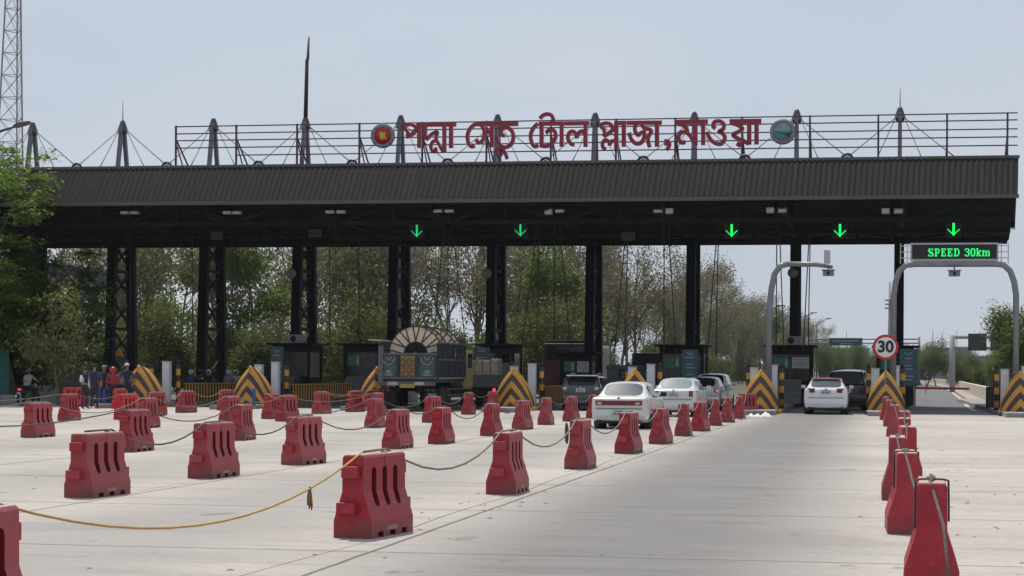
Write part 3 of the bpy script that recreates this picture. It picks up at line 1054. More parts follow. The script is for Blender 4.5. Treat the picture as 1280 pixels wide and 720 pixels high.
def emblem(px, py, kind):
    x, z = P(px, py, YS)
    r = 15.6 * YS * 1.012 / CAM_F
    m = MB()
    m.lathe((x, YS - .12, z), [(.001, .10), (r, .10), (r, -.02), (r * .72, -.04), (r * .70, .0), (.001, .0)], 'emblem_ring', 'Y', 32)
    e = m.build('emblem', sgn)
    m = MB()
    if kind == 'red':
        m.lathe((x, YS - .175, z), [(.001, 0), (r * .66, .0), (r * .66, .06)], 'emblem_red', 'Y', 32)
        mp = [(-.30, .38), (-.12, .28), (-.05, .34), (.08, .22), (.30, .30), (.26, .10), (.20, .02), (.34, -.10), (.36, -.40), (.24, -.30), (.16, -.16), (.06, -.34), (-.10, -.36), (-.20, -.16), (-.18, .0), (-.30, .12), (-.20, .22)]
        m.prism([(x + a * r * .95, z + b_ * r * .95) for a, b_ in mp], YS - .20, YS - .17, 'emblem_yellow')
        for k in range(4):
            t = math.pi / 4 + k * math.pi / 2
            m.lathe((x + r * .85 * math.cos(t), YS - .165, z + r * .85 * math.sin(t)), [(.001, -.01), (r * .07, -.01), (r * .07, .03)], 'emblem_red', 'Y', 6)
        m.build('map_disc', e)
    else:
        m.lathe((x, YS - .175, z), [(.001, 0), (r * .68, .0), (r * .68, .06)], 'emblem_sky', 'Y', 32)
        pts = [(r * .66 * math.cos(t), r * .66 * math.sin(t)) for t in [R(-175 + 12 * k) for k in range(15)]]
        m.prism([(x + a, z + b_) for a, b_ in pts + [(r * .62, .05 * r), (0, -.02 * r), (-r * .6, .08 * r)]], YS - .185, YS - .176, 'emblem_teal')
        sw = [(-.66, .06), (-.2, -.02), (.2, -.12), (.62, -.06), (.64, .12), (.66, -.14), (.5, -.42), (.3, -.34), (.1, -.20), (-.2, -.12)]
        m.prism([(x + a * r, z + b_ * r) for a, b_ in sw], YS - .195, YS - .186, 'emblem_dark')
        m.build('river_disc', e)
emblem(479, 170, 'red')
emblem(978.5, 165, 'blue')

# ------------------------------------------------------------------ island noses and their furniture
stripe_mat('stripe_kerb', 0, .5)
def make_bumper(name, label, X, Y):
    t = thing(name, label, 'crash nose', (X, Y, .0), 0, 'striped island noses')
    m = MB()
    hw, h = .76, 1.72
    nz, nu = 16, 10
    def prof(z):
        return hw * (1 - (z / h) ** 2.15)
    vs, fs = [], []
    for i in range(nz + 1):
        z = h * i / nz
        xe = prof(z)
        for j in range(-nu, nu + 1):
            u = j / nu
            y = .02 - .50 * (1 - abs(u)) * (1 - .55 * z / h)
            vs.append((u * xe, y + .22 * (z / h) ** 2, z + .12))
    n = 2 * nu + 1
    for i in range(nz):
        for j in range(n - 1):
            a = i * n + j
            fs.append((a, a + 1, a + n + 1, a + n))
    # flanks swept back
    o = len(vs)
    side = []
    zs = [h * i / nz for i in range(nz + 1)]
    arch = [(-prof(z), z) for z in zs] + [(prof(z), z) for z in reversed(zs[:-1])]
    K = 4
    for k in range(K + 1):
        for x, z in arch:
            vs.append((x * (1 - .02 * k), .02 + .22 * (z / h) ** 2 + .36 * k, z * (1 - .035 * k) + .12))
    L = len(arch)
    for k in range(K):
        for j in range(L - 1):
            a = o + k * L + j
            fs.append((a, a + L, a + L + 1, a + 1))
    fs.append([o + K * L + j for j in range(L)])
    m.add(vs, fs, 'chevron', True)
    b_ = m.build('shell', t)
    m = MB()
    m.box((0, .6, .07), (1.66, 2.4, .16), 'stripe_kerb', bev=.02)
    m.build('base', t)
    return t
NOSE = ['below the 30 speed sign', 'beside the silver wagon, left of the white car with pink spoiler',
        'half hidden behind the white old sedan', 'left of the black SUV and right of the crate truck',
        'partly hidden beside the left tail of the reel truck', 'below the lane 8 booth with red barriers in front', 'leftmost, beside the group of guards']
for i, x in enumerate(ISL):
    make_bumper('crash_nose', 'chevron striped island nose ' + NOSE[i], x, 82.6)
make_bumper('crash_nose', 'orange and black chevron island nose cut by the right photo edge', 5.85, 82.6)

ISN = ['of the 30 speed sign island', 'of the island with the curved camera pole', 'of the island behind the white sedans', 'of the island right of the crate truck',
       'of the island beside the reel truck', 'of the lane 8 island', 'of the leftmost striped island', 'of the island at the right photo edge']
def cabinet(X, Y, h, label, w=.33):
    t = thing('meter_cabinet', label, 'cabinet', (X, Y, .18), 0, 'pale cabinets behind the island noses')
    m = MB()
    m.box((0, 0, h / 2), (w, .34, h), 'cabinet_white', bev=.015)
    m.build('housing', t)
    m = MB()
    m.box((0, 0, h + .02), (w + .05, .39, .04), 'grey_light', bev=.01)
    m.build('lid', t)
    m = MB()
    m.box((0, -.176, h * .5), (w - .07, .012, h - .16), 'cabinet_white')
    m.build('door', t)
def post(X, Y, label, h=1.95):
    t = thing('striped_post', label, 'bollard', (X, Y, .16), 0, 'black and yellow posts on the islands')
    m = MB()
    m.tube([(0, 0, 0), (0, 0, h - .22)], .105, 'stripe_post', 12)
    m.build('pole', t)
    m = MB()
    m.lathe((0, 0, h - .22), [(.075, 0), (.095, .05), (.07, .16), (.001, .22)], 'black_plastic', n=12)
    m.build('cap', t)
for i, x in enumerate(ISL + [5.85]):
    y0 = 85.2
    nm = ISN[i]
    if i != 4:
        cabinet(x + .40, y0, 1.80, 'tall pale grey cabinet on the right rear ' + nm)
        post(x + .72, 85.8, 'striped post at the right rear ' + nm)
    if i not in (6, 4):
        cabinet(x - .42, y0 + .2, 1.68, 'shorter pale grey cabinet on the left rear ' + nm)
    post(x - .70, 86.2, 'striped post at the left rear ' + nm)
# striped guard rails along the islands
for i in (3, 5, 6):
    x = ISL[i] + .70
    t = thing('guard_rail', 'striped guard rail along the right side ' + ISN[i], 'guard rail', (x, 86.6, .16), 0, 'striped guard rails on the islands')
    m = MB()
    L = 10.6 if i != 3 else 7.0
    k = int(L / .21)
    for j in range(k):
        m.box((0, j * .21 + .1, .42), (.05, .115, .80), 'yellow_paint' if j % 2 else 'black_paint')
    m.build('slats', t)
    m = MB()
    m.box((-.045, L / 2, .74), (.04, L, .06), 'black_paint')
    m.box((-.045, L / 2, .16), (.04, L, .06), 'black_paint')
    m.box((0, L / 2, .845), (.07, L, .05), 'yellow_paint')
    m.build('rail', t)

# ------------------------------------------------------------------ toll booths
def booth(X, Y, label, num=None, screen=True, notice=True, ac=True, w=1.95, h=2.78, block=True, ytop=None):
    t = thing('toll_booth', label, 'toll booth', (X, Y, .18), 0, 'toll booths on the islands')
    m = MB()
    d = 2.3
    for sx in (-1, 1):
        for yy in (0, d):
            m.box((sx * (w / 2 - .06), yy, h / 2), (.14, .14, h), 'black_matte')
    m.box((0, 0, .55), (w - .26, .08, 1.1), 'black_matte')
    m.box((0, d, h / 2), (w - .26, .08, h - .1), 'black_matte')
    m.box((0, 0, h - .18), (w - .26, .1, .36), 'black_matte')
    for sx in (-1, 1):
        m.box((sx * (w / 2 - .06), d / 2, .55), (.07, d - .14, 1.1), 'black_matte')
        m.box((sx * (w / 2 - .06), d / 2, h - .18), (.07, d - .14, .36), 'black_matte')
    m.build('frame', t)
    m = MB()
    m.box((0, .01, (h - .36 + 1.1) / 2), (w - .26, .03, h - 1.48), 'glass_booth')
    for sx in (-1, 1):
        m.box((sx * (w / 2 - .06), d / 2, (h - .36 + 1.1) / 2), (.03, d - .14, h - 1.48), 'glass_booth')
    m.build('window', t)
    m = MB()
    m.box((0, d / 2 - .1, h + .05), (w + .5, d + .8, .1), 'black_matte', bev=.02)
    m.build('roof', t)
    if screen:
        m = MB()
        m.box((-w * .21, -.05, min(1.98, h - .66)), (w * .36, .04, .52), 'screen_green')
        s = m.build('screen', t)
        m = MB()
        m.box((-w * .10, -.076, min(1.96, h - .68)), (.10, .01, .34), 'grey_light')
        m.box((-w * .10, -.076, min(2.16, h - .48)), (.06, .01, .06), 'grey_light')
        m.build('pictogram', s)
    if notice:
        m = MB()
        m.box((w * .24, -.05, min(2.0, h - .66)), (w * .40, .03, .54), 'notice')
        for k in range(5):
            m.box((w * .24, -.068, min(2.17, h - .49) - k * .085), (w * .30, .006, .022), 'tarp_grey')
        m.build('notice_panel', t)
    if ac:
        m = MB()
        m.box((.15, .5, h + .33), (.75, .4, .44), 'tower_steel', bev=.03)
        a = m.build('air_conditioner', t)
        m = MB()
        m.lathe((.0, .30, h + .33), [(.16, 0), (.16, -.012), (.001, -.012)], 'black_plastic', 'Y', 16)
        m.build('fan', a)
    if num:
        text_mesh(num, .52, 'sign_white', 'lane_number', t, (-w * .42 if num == '3' else -w * .46, -.12, 1.42 if num == '3' else 1.75), .012, .006)
    if block:
        m = MB()
        m.prism([(-2.4, 0), (-2.4, .15), (-1.2, 1.0), (-.9, 1.18), (0, 1.18), (0, 0)], -w * .26, w * .30, 'concrete_block', Matrix.Rotation(R(90), 4, 'Z'))
        m.build('crash_block', t)
    return t
YBO = 100.4
def bpx(px):
    return P(px, 470, YBO)[0]
booth(bpx(1119), YBO, 'dark toll booth behind the 30 speed sign', None, True, False, False, 1.8)
booth(bpx(988), YBO, 'dark toll booth numbered 3 with white notice beside white car', '3', True, True, True, 2.1)
booth(bpx(852), YBO, 'dark toll booth with green screen behind the pearl white sedan', None, True, False, False, 2.2)
booth(bpx(720), YBO, 'dark toll booth with green screen and pale notice beside maroon bus', None, True, True, False, 1.6, 2.4)
booth(bpx(622), YBO, 'dark toll booth behind the crate truck, right of the reels', None, False, False, False, 1.7)
booth(bpx(452), YBO, 'dark toll booth with green screen left of the reel truck', None, True, False, False, 1.9)
booth(bpx(364), YBO, 'dark toll booth numbered 8 with air conditioner on roof', '8', False, False, True, 2.0)
# teal information boards
def board(px, py0, py1, wpx, Y, label):
    x, z1 = P(px, py0, Y)
    _, z0 = P(px, py1, Y)
    w = wpx * Y * 1.01 / CAM_F
    t = thing('information_board', label, 'board', (x, Y, z0), 0, 'teal boards by the booths')
    h = z1 - z0
    m = MB()
    m.box((0, 0, h / 2), (w, .07, h), 'board_teal', bev=.015)
    m.build('panel', t)
    m = MB()
    pts = [(-.22 * w + .44 * w * k / 10, h * .86 + .07 * math.sin(k * 1.1)) for k in range(11)]
    m.tube([(a, -.045, b_) for a, b_ in pts], .022, 'board_text', 5)
    rr = random.Random(int(px))
    z = h * .74
    k = 0
    while z > h * .12:
        ww = w * rr.uniform(.35, .72)
        m.box((rr.uniform(-.05, .05) * w, -.038, z), (ww, .006, .045), 'board_text_red' if k % 3 == 1 else 'board_text')
        z -= .16
        k += 1
    m.build('print', t)
    m = MB()
    for sx in (-.35, .35):
        m.bar((sx * w, .08, -z0 + .16), (sx * w, .08, h * .8), .06, 'black_matte')
    m.build('legs', t) if False else m.build('support', t)
board(862.5, 437, 475, 19, 93.5, 'teal information board right of the green screen behind pearl sedan')
board(1136, 436, 483, 22, 93.0, 'teal information board on the booth right of the 30 sign')
board(602, 434, 453, 21, 97.5, 'small teal board above the crate truck')
board(346.5, 433, 477, 17, 94.0, 'tall teal board beside the lane 8 booth')

# ------------------------------------------------------------------ speed gantry, camera pole, 30 sign
YG = 85.0
def zpx(px, py, Y=YG):
    return P(px, py, Y)
gan = thing('speed_gantry', 'grey curved gantry carrying green LED speed sign over the right lane', 'gantry', (0, 0, 0))
xl, xr = zpx(1117, 400)[0], zpx(1270, 400)[0]
zt = zpx(1195, 330)[1]
m = MB()
path = [(xl, YG, .15), (xl, YG, zt - 1.3), (xl + .07, YG, zt - .75), (xl + .22, YG, zt - .30), (xl + .48, YG, zt - .05), (xl + .85, YG, zt)]
path += [(xr - .85, YG, zt), (xr - .5, YG, zt - .05), (xr - .24, YG, zt - .30), (xr - .08, YG, zt - .75), (xr, YG, zt - 1.3), (xr, YG, .15)]
m.tube(path, .125, 'grey_steel', 12)
m.build('frame', gan)
m = MB()
for x in (xl, xr):
    m.box((x, YG, .2), (.5, .5, .1), 'grey_steel', bev=.02)
m.build('base_plate', gan)
a = zpx(1138, 304)
b_ = zpx(1248, 325.5)
led = thing('led_speed_sign', 'wide black LED sign with green SPEED 30km text', 'LED sign', ((a[0] + b_[0]) / 2, YG - .05, (a[1] + b_[1]) / 2))
w_, h_ = b_[0] - a[0], a[1] - b_[1]
m = MB()
m.box((0, .12, 0), (w_, .26, h_), 'grey_light', bev=.02)
m.build('case', led)
m = MB()
m.box((0, -.025, 0), (w_ - .14, .04, h_ - .14), 'led_panel')
m.build('screen', led)
for sx in (-1, 1):
    m = MB()
    for k in (-1, 1):
        m.bar((sx * (w_ / 2 + (.12 if k < 0 else .40)), .1, -h_ / 2 - .12), (sx * (w_ / 2 + (.12 if k < 0 else .40)), .1, h_ / 2), .04, 'grey_light')
    for zz in (-.25, .0, .25):
        m.bar((sx * (w_ / 2 - .02), .1, zz), (sx * (w_ / 2 + .42), .1, zz), .035, 'grey_light')
    m.build('side_rack', led)
GL = {'S': ['01111010', '11000110', '11100000', '01111100', '00111110', '00000111', '11000011', '10111110'],
      'P': ['11111100', '01100110', '01100110', '01100110', '01111100', '01100000', '01100000', '11110000'],
      'E': ['11111110', '01100010', '01101000', '01111000', '01101000', '01100010', '01100010', '11111110'],
      'D': ['11111100', '01100110', '01100011', '01100011', '01100011', '01100011', '01100110', '11111100'],
      '3': ['0111110', '1100011', '0000011', '0011110', '0000011', '0000011', '1100011', '0111110'],
      '0': ['0111110', '0110011', '1100011', '1100011', '1100011', '1100011', '0110011', '0111110'],
      'k': ['1110000', '0110000', '0110111', '0110110', '0111100', '0111100', '0110110', '1110111'],
      'm': ['00000000000', '00000000000', '11101100110', '01110111011', '01100110011', '01100110011', '01100110011', '11110110111'], ' ': ['00000'] * 8}
tx = zpx(1160, 315)[0]
tx1, tz1 = zpx(1237, 310.5)
tz0 = zpx(1237, 320.5)[1]
cols = sum(len(GL[c][0]) + 1 for c in 'SPEED 30km') - 1
cw, chh = (tx1 - tx) / cols, (tz1 - tz0) / 8
m = MB()
cx = tx - led.location.x
for c in 'SPEED 30km':
    for r_ in range(8):
        for q in range(len(GL[c][0])):
            if GL[c][r_][q] == '1':
                x0, z0 = cx + q * cw, tz1 - led.location.z - (r_ + 1) * chh
                m.box((x0 + cw / 2, -.048, z0 + chh / 2), (cw * .90, .006, chh * .90), 'led_green')
    cx += (len(GL[c][0]) + 1) * cw
m.build('led_text', led)
def plate_camera(px, py, Y, label, hang):
    x, z = P(px, py, Y)
    t = thing('plate_camera', label, 'camera', (x, Y, z), 0, 'traffic cameras hanging from the poles')
    m = MB()
    m.box((0, 0, -.02), (.46, .42, .22), 'grey_steel', bev=.03)
    m.box((0, -.06, .11), (.56, .56, .03), 'grey_steel', bev=.01)
    m.build('housing', t)
    m = MB()
    m.lathe((0, -.215, -.03), [(.07, 0), (.07, -.02), (.001, -.02)], 'black_plastic', 'Y', 12)
    m.build('lens', t)
    m = MB()
    m.bar((0, 0, .1), (0, 0, hang), .06, 'grey_steel')
    m.build('bracket', t)
plate_camera(1193, 341.5, YG, 'grey traffic camera hanging below the LED speed sign', .34)
pol = thing('camera_pole', 'grey curved pole with one arm carrying a box and camera', 'camera pole', (0, 0, 0))
xb = P(961, 440, YG)[0]
za = P(1000, 330, YG)[1]
xe = P(1041, 333, YG)[0]
m = MB()
m.tube([(xb, YG, .15), (xb, YG, za - 1.9), (xb + .10, YG, za - 1.0), (xb + .22, YG, za - .42), (xb + .42, YG, za - .1), (xb + .75, YG, za)], [.135, .13, .13, .13, .13, .125], 'grey_steel', 12)
m.build('pole', pol)
m = MB()
m.tube([(xb + .74, YG, za), (xe - .7, YG, za - .02), (xe, YG, za - .14)], [.12, .10, .07], 'grey_steel', 10)
m.build('arm', pol)
bx, bz = P(1034, 321, YG)
m = MB()
m.box((bx, YG, bz), (.26, .26, .56), 'grey_light', bev=.02)
m.build('radar_box', pol)
plate_camera(1035.5, 341, YG, 'grey traffic camera hanging from the curved pole arm', .26)
sx, sz = P(1107, 434, 82.4)
s30 = thing('speed_limit_sign', 'round white 30 speed limit sign with red rim', 'speed limit sign', (sx, 82.4, sz))
m = MB()
rr = .515
m.lathe((0, 0, 0), [(.001, .02), (rr, .02), (rr, -.015), (rr * .80, -.015)], 'sign_red', 'Y', 40)
d = m.build('plate', s30)
m = MB()
m.lathe((0, -.003, 0), [(rr * .795, -.010), (rr * .79, -.014), (.001, -.014)], 'sign_white', 'Y', 40)
m.build('face', d)
text_mesh('30', .64, 'black_paint', 'numerals', s30, (0, -.022, .0), .026, .003)
m = MB()
m.bar((0, .06, -sz + .9), (0, .06, .25), .07, 'grey_steel')
m.build('post', s30)

# boom barrier across the right lane
bx0, bz0 = P(1144, 485, 99.0)
bx1, bz1 = P(1212, 486, 99.0)
bm_ = thing('boom_barrier', 'red boom barrier with pale bands lowered across the rightmost road', 'boom barrier', (bx0, 99.0, 0))
m = MB()
m.box((-.25, 0, .62), (.36, .42, 1.0), 'black_matte', bev=.02)
m.build('cabinet', bm_)
m = MB()
L = bx1 - bx0
for k in range(6):
    m.box((L * (k + .5) / 6, 0, bz0 + (bz1 - bz0) * (k + .5) / 6), (L / 6, .06, .115 - .002 * k), 'sign_red' if k != 3 else 'truck_red')
m.build('boom', bm_)
x, y = 5.35, 92.0
cb = thing('control_cabinet', 'black roadside control cabinet between the exit road and right edge nose', 'cabinet', (x, y, .15))
m = MB()
m.box((0, 0, .48), (.62, .5, .96), 'black_matte', bev=.02)
m.build('housing', cb)
m = MB()
m.box((0, -.256, .48), (.5, .012, .8), 'black_plastic')
m.build('door', cb)

# ------------------------------------------------------------------ red barriers
def boolean_cut(o, cutter):
    md = o.modifiers.new('cut', 'BOOLEAN')
    md.operation = 'DIFFERENCE'
    md.solver = 'EXACT'
    md.use_self = True
    md.object = cutter
    me = evaluated_mesh(o)
    o.modifiers.clear()
    o.data = me
    bpy.data.objects.remove(cutter)
def make_barrier(name, red, ends=(-1, 1)):
    t = thing(name, 'x', 'barrier')
    L = 1.06
    prof = [(-.205, 0), (-.205, .17), (-.115, .46), (-.112, .80), (-.10, .82), (.10, .82), (.112, .80), (.115, .46), (.205, .17), (.205, 0)]
    m = MB()
    m.prism(prof, -L / 2, L / 2, red)
    body = m.build('body', t)
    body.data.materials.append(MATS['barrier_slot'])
    c = MB()
    for sx in (-1, 1):
        for yy in (-.27, .0, .27):
            pts = []
            for k in range(9):
                a = math.pi * k / 8
                pts.append((yy + .056 * math.cos(a), .655 + .05 * math.sin(a)))
            for k in range(9):
                a = math.pi + math.pi * k / 8
                pts.append((yy + .056 * math.cos(a), .355 + .05 * math.sin(a)))
            x0, x1 = (.062, .4) if sx > 0 else (-.4, -.062)
            n = len(pts)
            vs = [(x0, a, b_) for a, b_ in pts] + [(x1, a, b_) for a, b_ in pts]
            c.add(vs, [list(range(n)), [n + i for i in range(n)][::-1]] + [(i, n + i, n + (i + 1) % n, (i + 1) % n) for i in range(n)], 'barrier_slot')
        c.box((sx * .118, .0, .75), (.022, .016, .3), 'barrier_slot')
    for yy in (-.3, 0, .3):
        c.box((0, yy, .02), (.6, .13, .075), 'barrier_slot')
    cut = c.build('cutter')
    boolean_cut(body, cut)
    bv = body.modifiers.new('b', 'BEVEL')
    bv.width = .011
    bv.segments = 2
    bv.limit_method = 'ANGLE'
    bv.angle_limit = R(28)
    me = evaluated_mesh(body)
    body.modifiers.clear()
    body.data = me
    for p in me.polygons:
        p.use_smooth = False
    m = MB()
    m.box((0, 0, .823), (.192, L - .03, .012), 'barrier_top')
    m.build('top_strip', t)
    for end in ends:
        for z, w, h in ((.66, .16, .115), (.30, .19, .115)):
            m = MB()
            sgn_ = 1 if z > .5 else -1
            m.box((end * (.008 if z > .5 else .045), end * (L / 2 + .03), z), (w * 1.05, .11, h), red, bev=.012)
            m.build('connector_lug', t)
    for sx in (-1, 1):                                   # worn maker's marks, not legible
        m = MB()
        rr_ = random.Random(5)
        for k in range(7):
            m.box((sx * .207, -.13 + k * .04, .085), (.004, .022, rr_.uniform(.025, .05)), 'barrier_top')
        m.build('moulded_mark', t)
    m = MB()
    m.lathe((0, .25, .83), [(.035, 0), (.035, .014), (.001, .016)], 'barrier_top', n=10)
    m.build('filler_cap', t)
    return t
proto_a = make_barrier('plastic_barrier', 'barrier_red')
proto_b = make_barrier('plastic_barrier', 'barrier_bright')
proto_c = make_barrier('plastic_barrier', 'barrier_red', (1,))
ORD = ['nearest', 'second nearest', 'third nearest', 'fourth nearest', 'fifth nearest', 'sixth nearest', 'seventh nearest', 'eighth nearest', 'ninth nearest', 'tenth nearest', 'eleventh nearest', 'farthest']
ROWS = {
 'in the row left of the white sedans': [(-5.22, 10.42, 0), (-4.93, 19.1, -10), (-4.89, 26.4, 0), (-4.93, 33.6, 2), (-4.9, 40.3, -1), (-4.83, 46.0, -1), (-4.86, 52.0, 2), (-4.80, 56.5, -3), (-4.85, 62.6, 2), (-4.78, 67.0, -2), (-4.70, 71.9, 0), (-4.95, 80.6, -30)],
 'in the row through the centre, past the black SUV': [(-9.92, 24.2, -4), (-9.96, 29.0, -4), (-9.86, 33.6, -6), (-9.98, 41.2, -3), (-9.67, 44.2, 0), (-9.65, 50.2, 2), (-9.85, 56.0, -3), (-10.05, 61.4, 3), (-9.9, 65.8, -2), (-9.85, 70.6, 3)],
 'in the row leading to the 30 sign': [(.46, 15.4, 0), (.36, 21.0, 1), (.34, 26.6, -1), (.56, 32.1, 1), (.60, 37.5, 0), (.72, 45.0, -2), (.60, 53.6, 0), (.57, 64.0, 0), (.5, 73.0, 0)],
 'in the row ending at the crate truck': [(-14.6, 37.8, -2), (-14.61, 44.8, 3), (-14.2, 56.0, 0), (-13.9, 62.4, -5), (-15.2, 74.6, 4), (-15.0, 78.6, -2)],
 'in the row ending left of the reel truck': [(-19.76, 44.9, -3), (-20.13, 53.3, 3), (-19.3, 58.2, 0), (-20.02, 64.8, 1), (-18.6, 61.9, -6), (-20.57, 73.0, -5), (-20.36, 77.2, -6), (-20.3, 79.6, -8), (-17.9, 71.0, 0)],
 'in the leftmost row beside the guards': [(-25.15, 59.7, 2), (-24.04, 61.8, -5), (-24.99, 67.1, -4), (-25.81, 72.6, -8), (-25.9, 77.7, -3)],
}
TOPS = {}
for row, lst in ROWS.items():
    lst2 = sorted(lst, key=lambda q: q[1])
    tops = []
    for i, (x, y, a) in enumerate(lst2):
        bright = 'leftmost' in row and i == 1
        o = copy_tree(proto_b if bright else (proto_c if '30 sign' in row else proto_a))
        o.location = (x, y + .5, 0)
        o.rotation_euler = (0, 0, R(a) + R(rnd.uniform(-2, 2)))
        sc = rnd.uniform(.985, 1.015)
        o.scale = (1, 1, sc)
        tag(o, ('bright red' if bright else 'red') + ' plastic barrier, ' + (ORD[i] if i < len(lst2) - 1 else 'farthest') + ' ' + row, 'barrier', 'red barriers between the lanes')
        tops.append((x, y))
    TOPS[row] = tops
for (x, y, a, lab) in ((-30.95, 79.4, 4, 'bright red plastic barrier in front of the two rightmost guards'), (-34.2, 82.5, 80, 'bright red plastic barrier turned sideways, left of the guards')):
    o = copy_tree(proto_b)
    o.location = (x, y, 0)
    o.rotation_euler = (0, 0, R(a))
    tag(o, lab, 'barrier', 'red barriers between the lanes')
remove_tree(proto_a)
remove_tree(proto_b)
remove_tree(proto_c)

# ropes strung from barrier to barrier
def rope(pts, label, mt='rope', r=.013, loops=True):
    m = MB()
    m.tube(pts, r, mt, 6)
    o = m.build('rope')
    tag(o, label, 'rope', 'ropes strung along the barriers')
    return o
def sag(a, b_, s, n=9):
    a, b_ = Vector(a), Vector(b_)
    out = []
    for k in range(n):
        t = k / (n - 1)
        p = a.lerp(b_, t)
        p.z -= s * 4 * t * (1 - t)
        out.append(p)
    return out
def rope_along(row, mt, label, i0=0, i1=None, extra=None):
    tp = sorted(TOPS[row], key=lambda q: q[1])[i0:i1]
    pts = list(extra) if extra else []
    for i, (x, y) in enumerate(tp):
        pts += [Vector((x - .02, y + .10, .845)), Vector((x + .02, y + .5, .85)), Vector((x + .01, y + .95, .845))]
        if i < len(tp) - 1:
            x2, y2 = tp[i + 1]
            g = max(.5, y2 - y)
            if y2 - y > 1.4:
                pts += sag((x + .02, y + .98, .84), (x2, y2 + .02, .84), min(.34, .045 * g + rnd.uniform(.0, .08)))[1:-1]
    return rope(pts, label, mt)
rl = list(ROWS)
rope_along(rl[0], 'rope', 'tan rope along the barrier row left of the white sedans', 1)
ORR = sag((-5.2, 11.3, .84), (-4.95, 19.2, .85), .40, 15)
rope(ORR, 'orange rope stretching from the cut off barrier at bottom left', 'rope_orange', .010)
rope_along(rl[1], 'rope_dark', 'dark rope along the central barrier row past the black SUV')
rope_along(rl[2], 'rope_dark', 'dark rope along the barrier row leading to the 30 sign', 0, None, [Vector((.55, 14.2, .1)), Vector((.52, 14.9, .55))])
rope_along(rl[3], 'rope_dark', 'dark rope along the barrier row ending at the crate truck', 0, None, sag((-14.9, 28.5, .84), (-14.62, 37.7, .84), .2)[:-1])
rope_along(rl[4], 'rope', 'slack rope along the barrier row ending left of the reel truck', 0, None, sag((-20.6, 35.5, .84), (-19.8, 44.8, .84), .2)[:-1])
rope_along(rl[5], 'rope', 'slack rope along the leftmost barrier row beside the guards', 0, None, sag((-27.5, 52.0, .84), (-25.2, 59.6, .84), .2)[:-1])
# coil of rope hung on a barrier end and a rag on the orange rope
for (x, y, lab) in ((-5.10, 33.55, 'loop of dark rope hanging on the fourth barrier left of the sedans'),):
    pts = [(x + .01 + .018 * math.sin(t), y - .03, .62 + .17 * math.cos(t)) for t in [2 * math.pi * k / 16 for k in range(17)]]
    m = MB()
    m.tube(pts, .012, 'rope_dark', 6)
    m.tube([(a + .015, b_ - .02, c * .97) for a, b_, c in pts], .012, 'rope_dark', 6)
    tag(m.build('rope_coil'), lab, 'rope coil')
m = MB()
gx, gy, gz = ORR[11]
for k in range(5):
    m.tube(curve_pts([(gx, gy, gz + .015), (gx + .006 * (k - 2), gy - .01, gz - .05), (gx + .011 * (k - 2), gy + .02 * (k % 2), gz - .15 - .012 * ((k * 3) % 5))], 4), [.012, .012, .010, .009, .010, .011, .010, .009, .006], 'rag', 6)
tag(m.build('cloth_rag'), 'brown rag tied on the orange rope in the foreground', 'rag')
# big loops over the ends of the nearest barriers of the right row
for (x, y, lab) in ((.46, 15.4, 'dark rope loop tied round the nearest barrier leading to the 30 sign'), (.36, 21.0, 'dark rope loop tied round the second barrier leading to the 30 sign')):
    m = MB()
    pts = [(x - .128, y + .33, .46), (x - .124, y + .31, .79), (x - .112, y + .3, .838), (x, y + .3, .846), (x + .112, y + .3, .838), (x + .124, y + .31, .79), (x + .128, y + .33, .52)]
    m.tube(curve_pts(pts, 4), .009, 'rope_dark', 6)
    tag(m.build('rope_loop'), lab, 'rope loop')

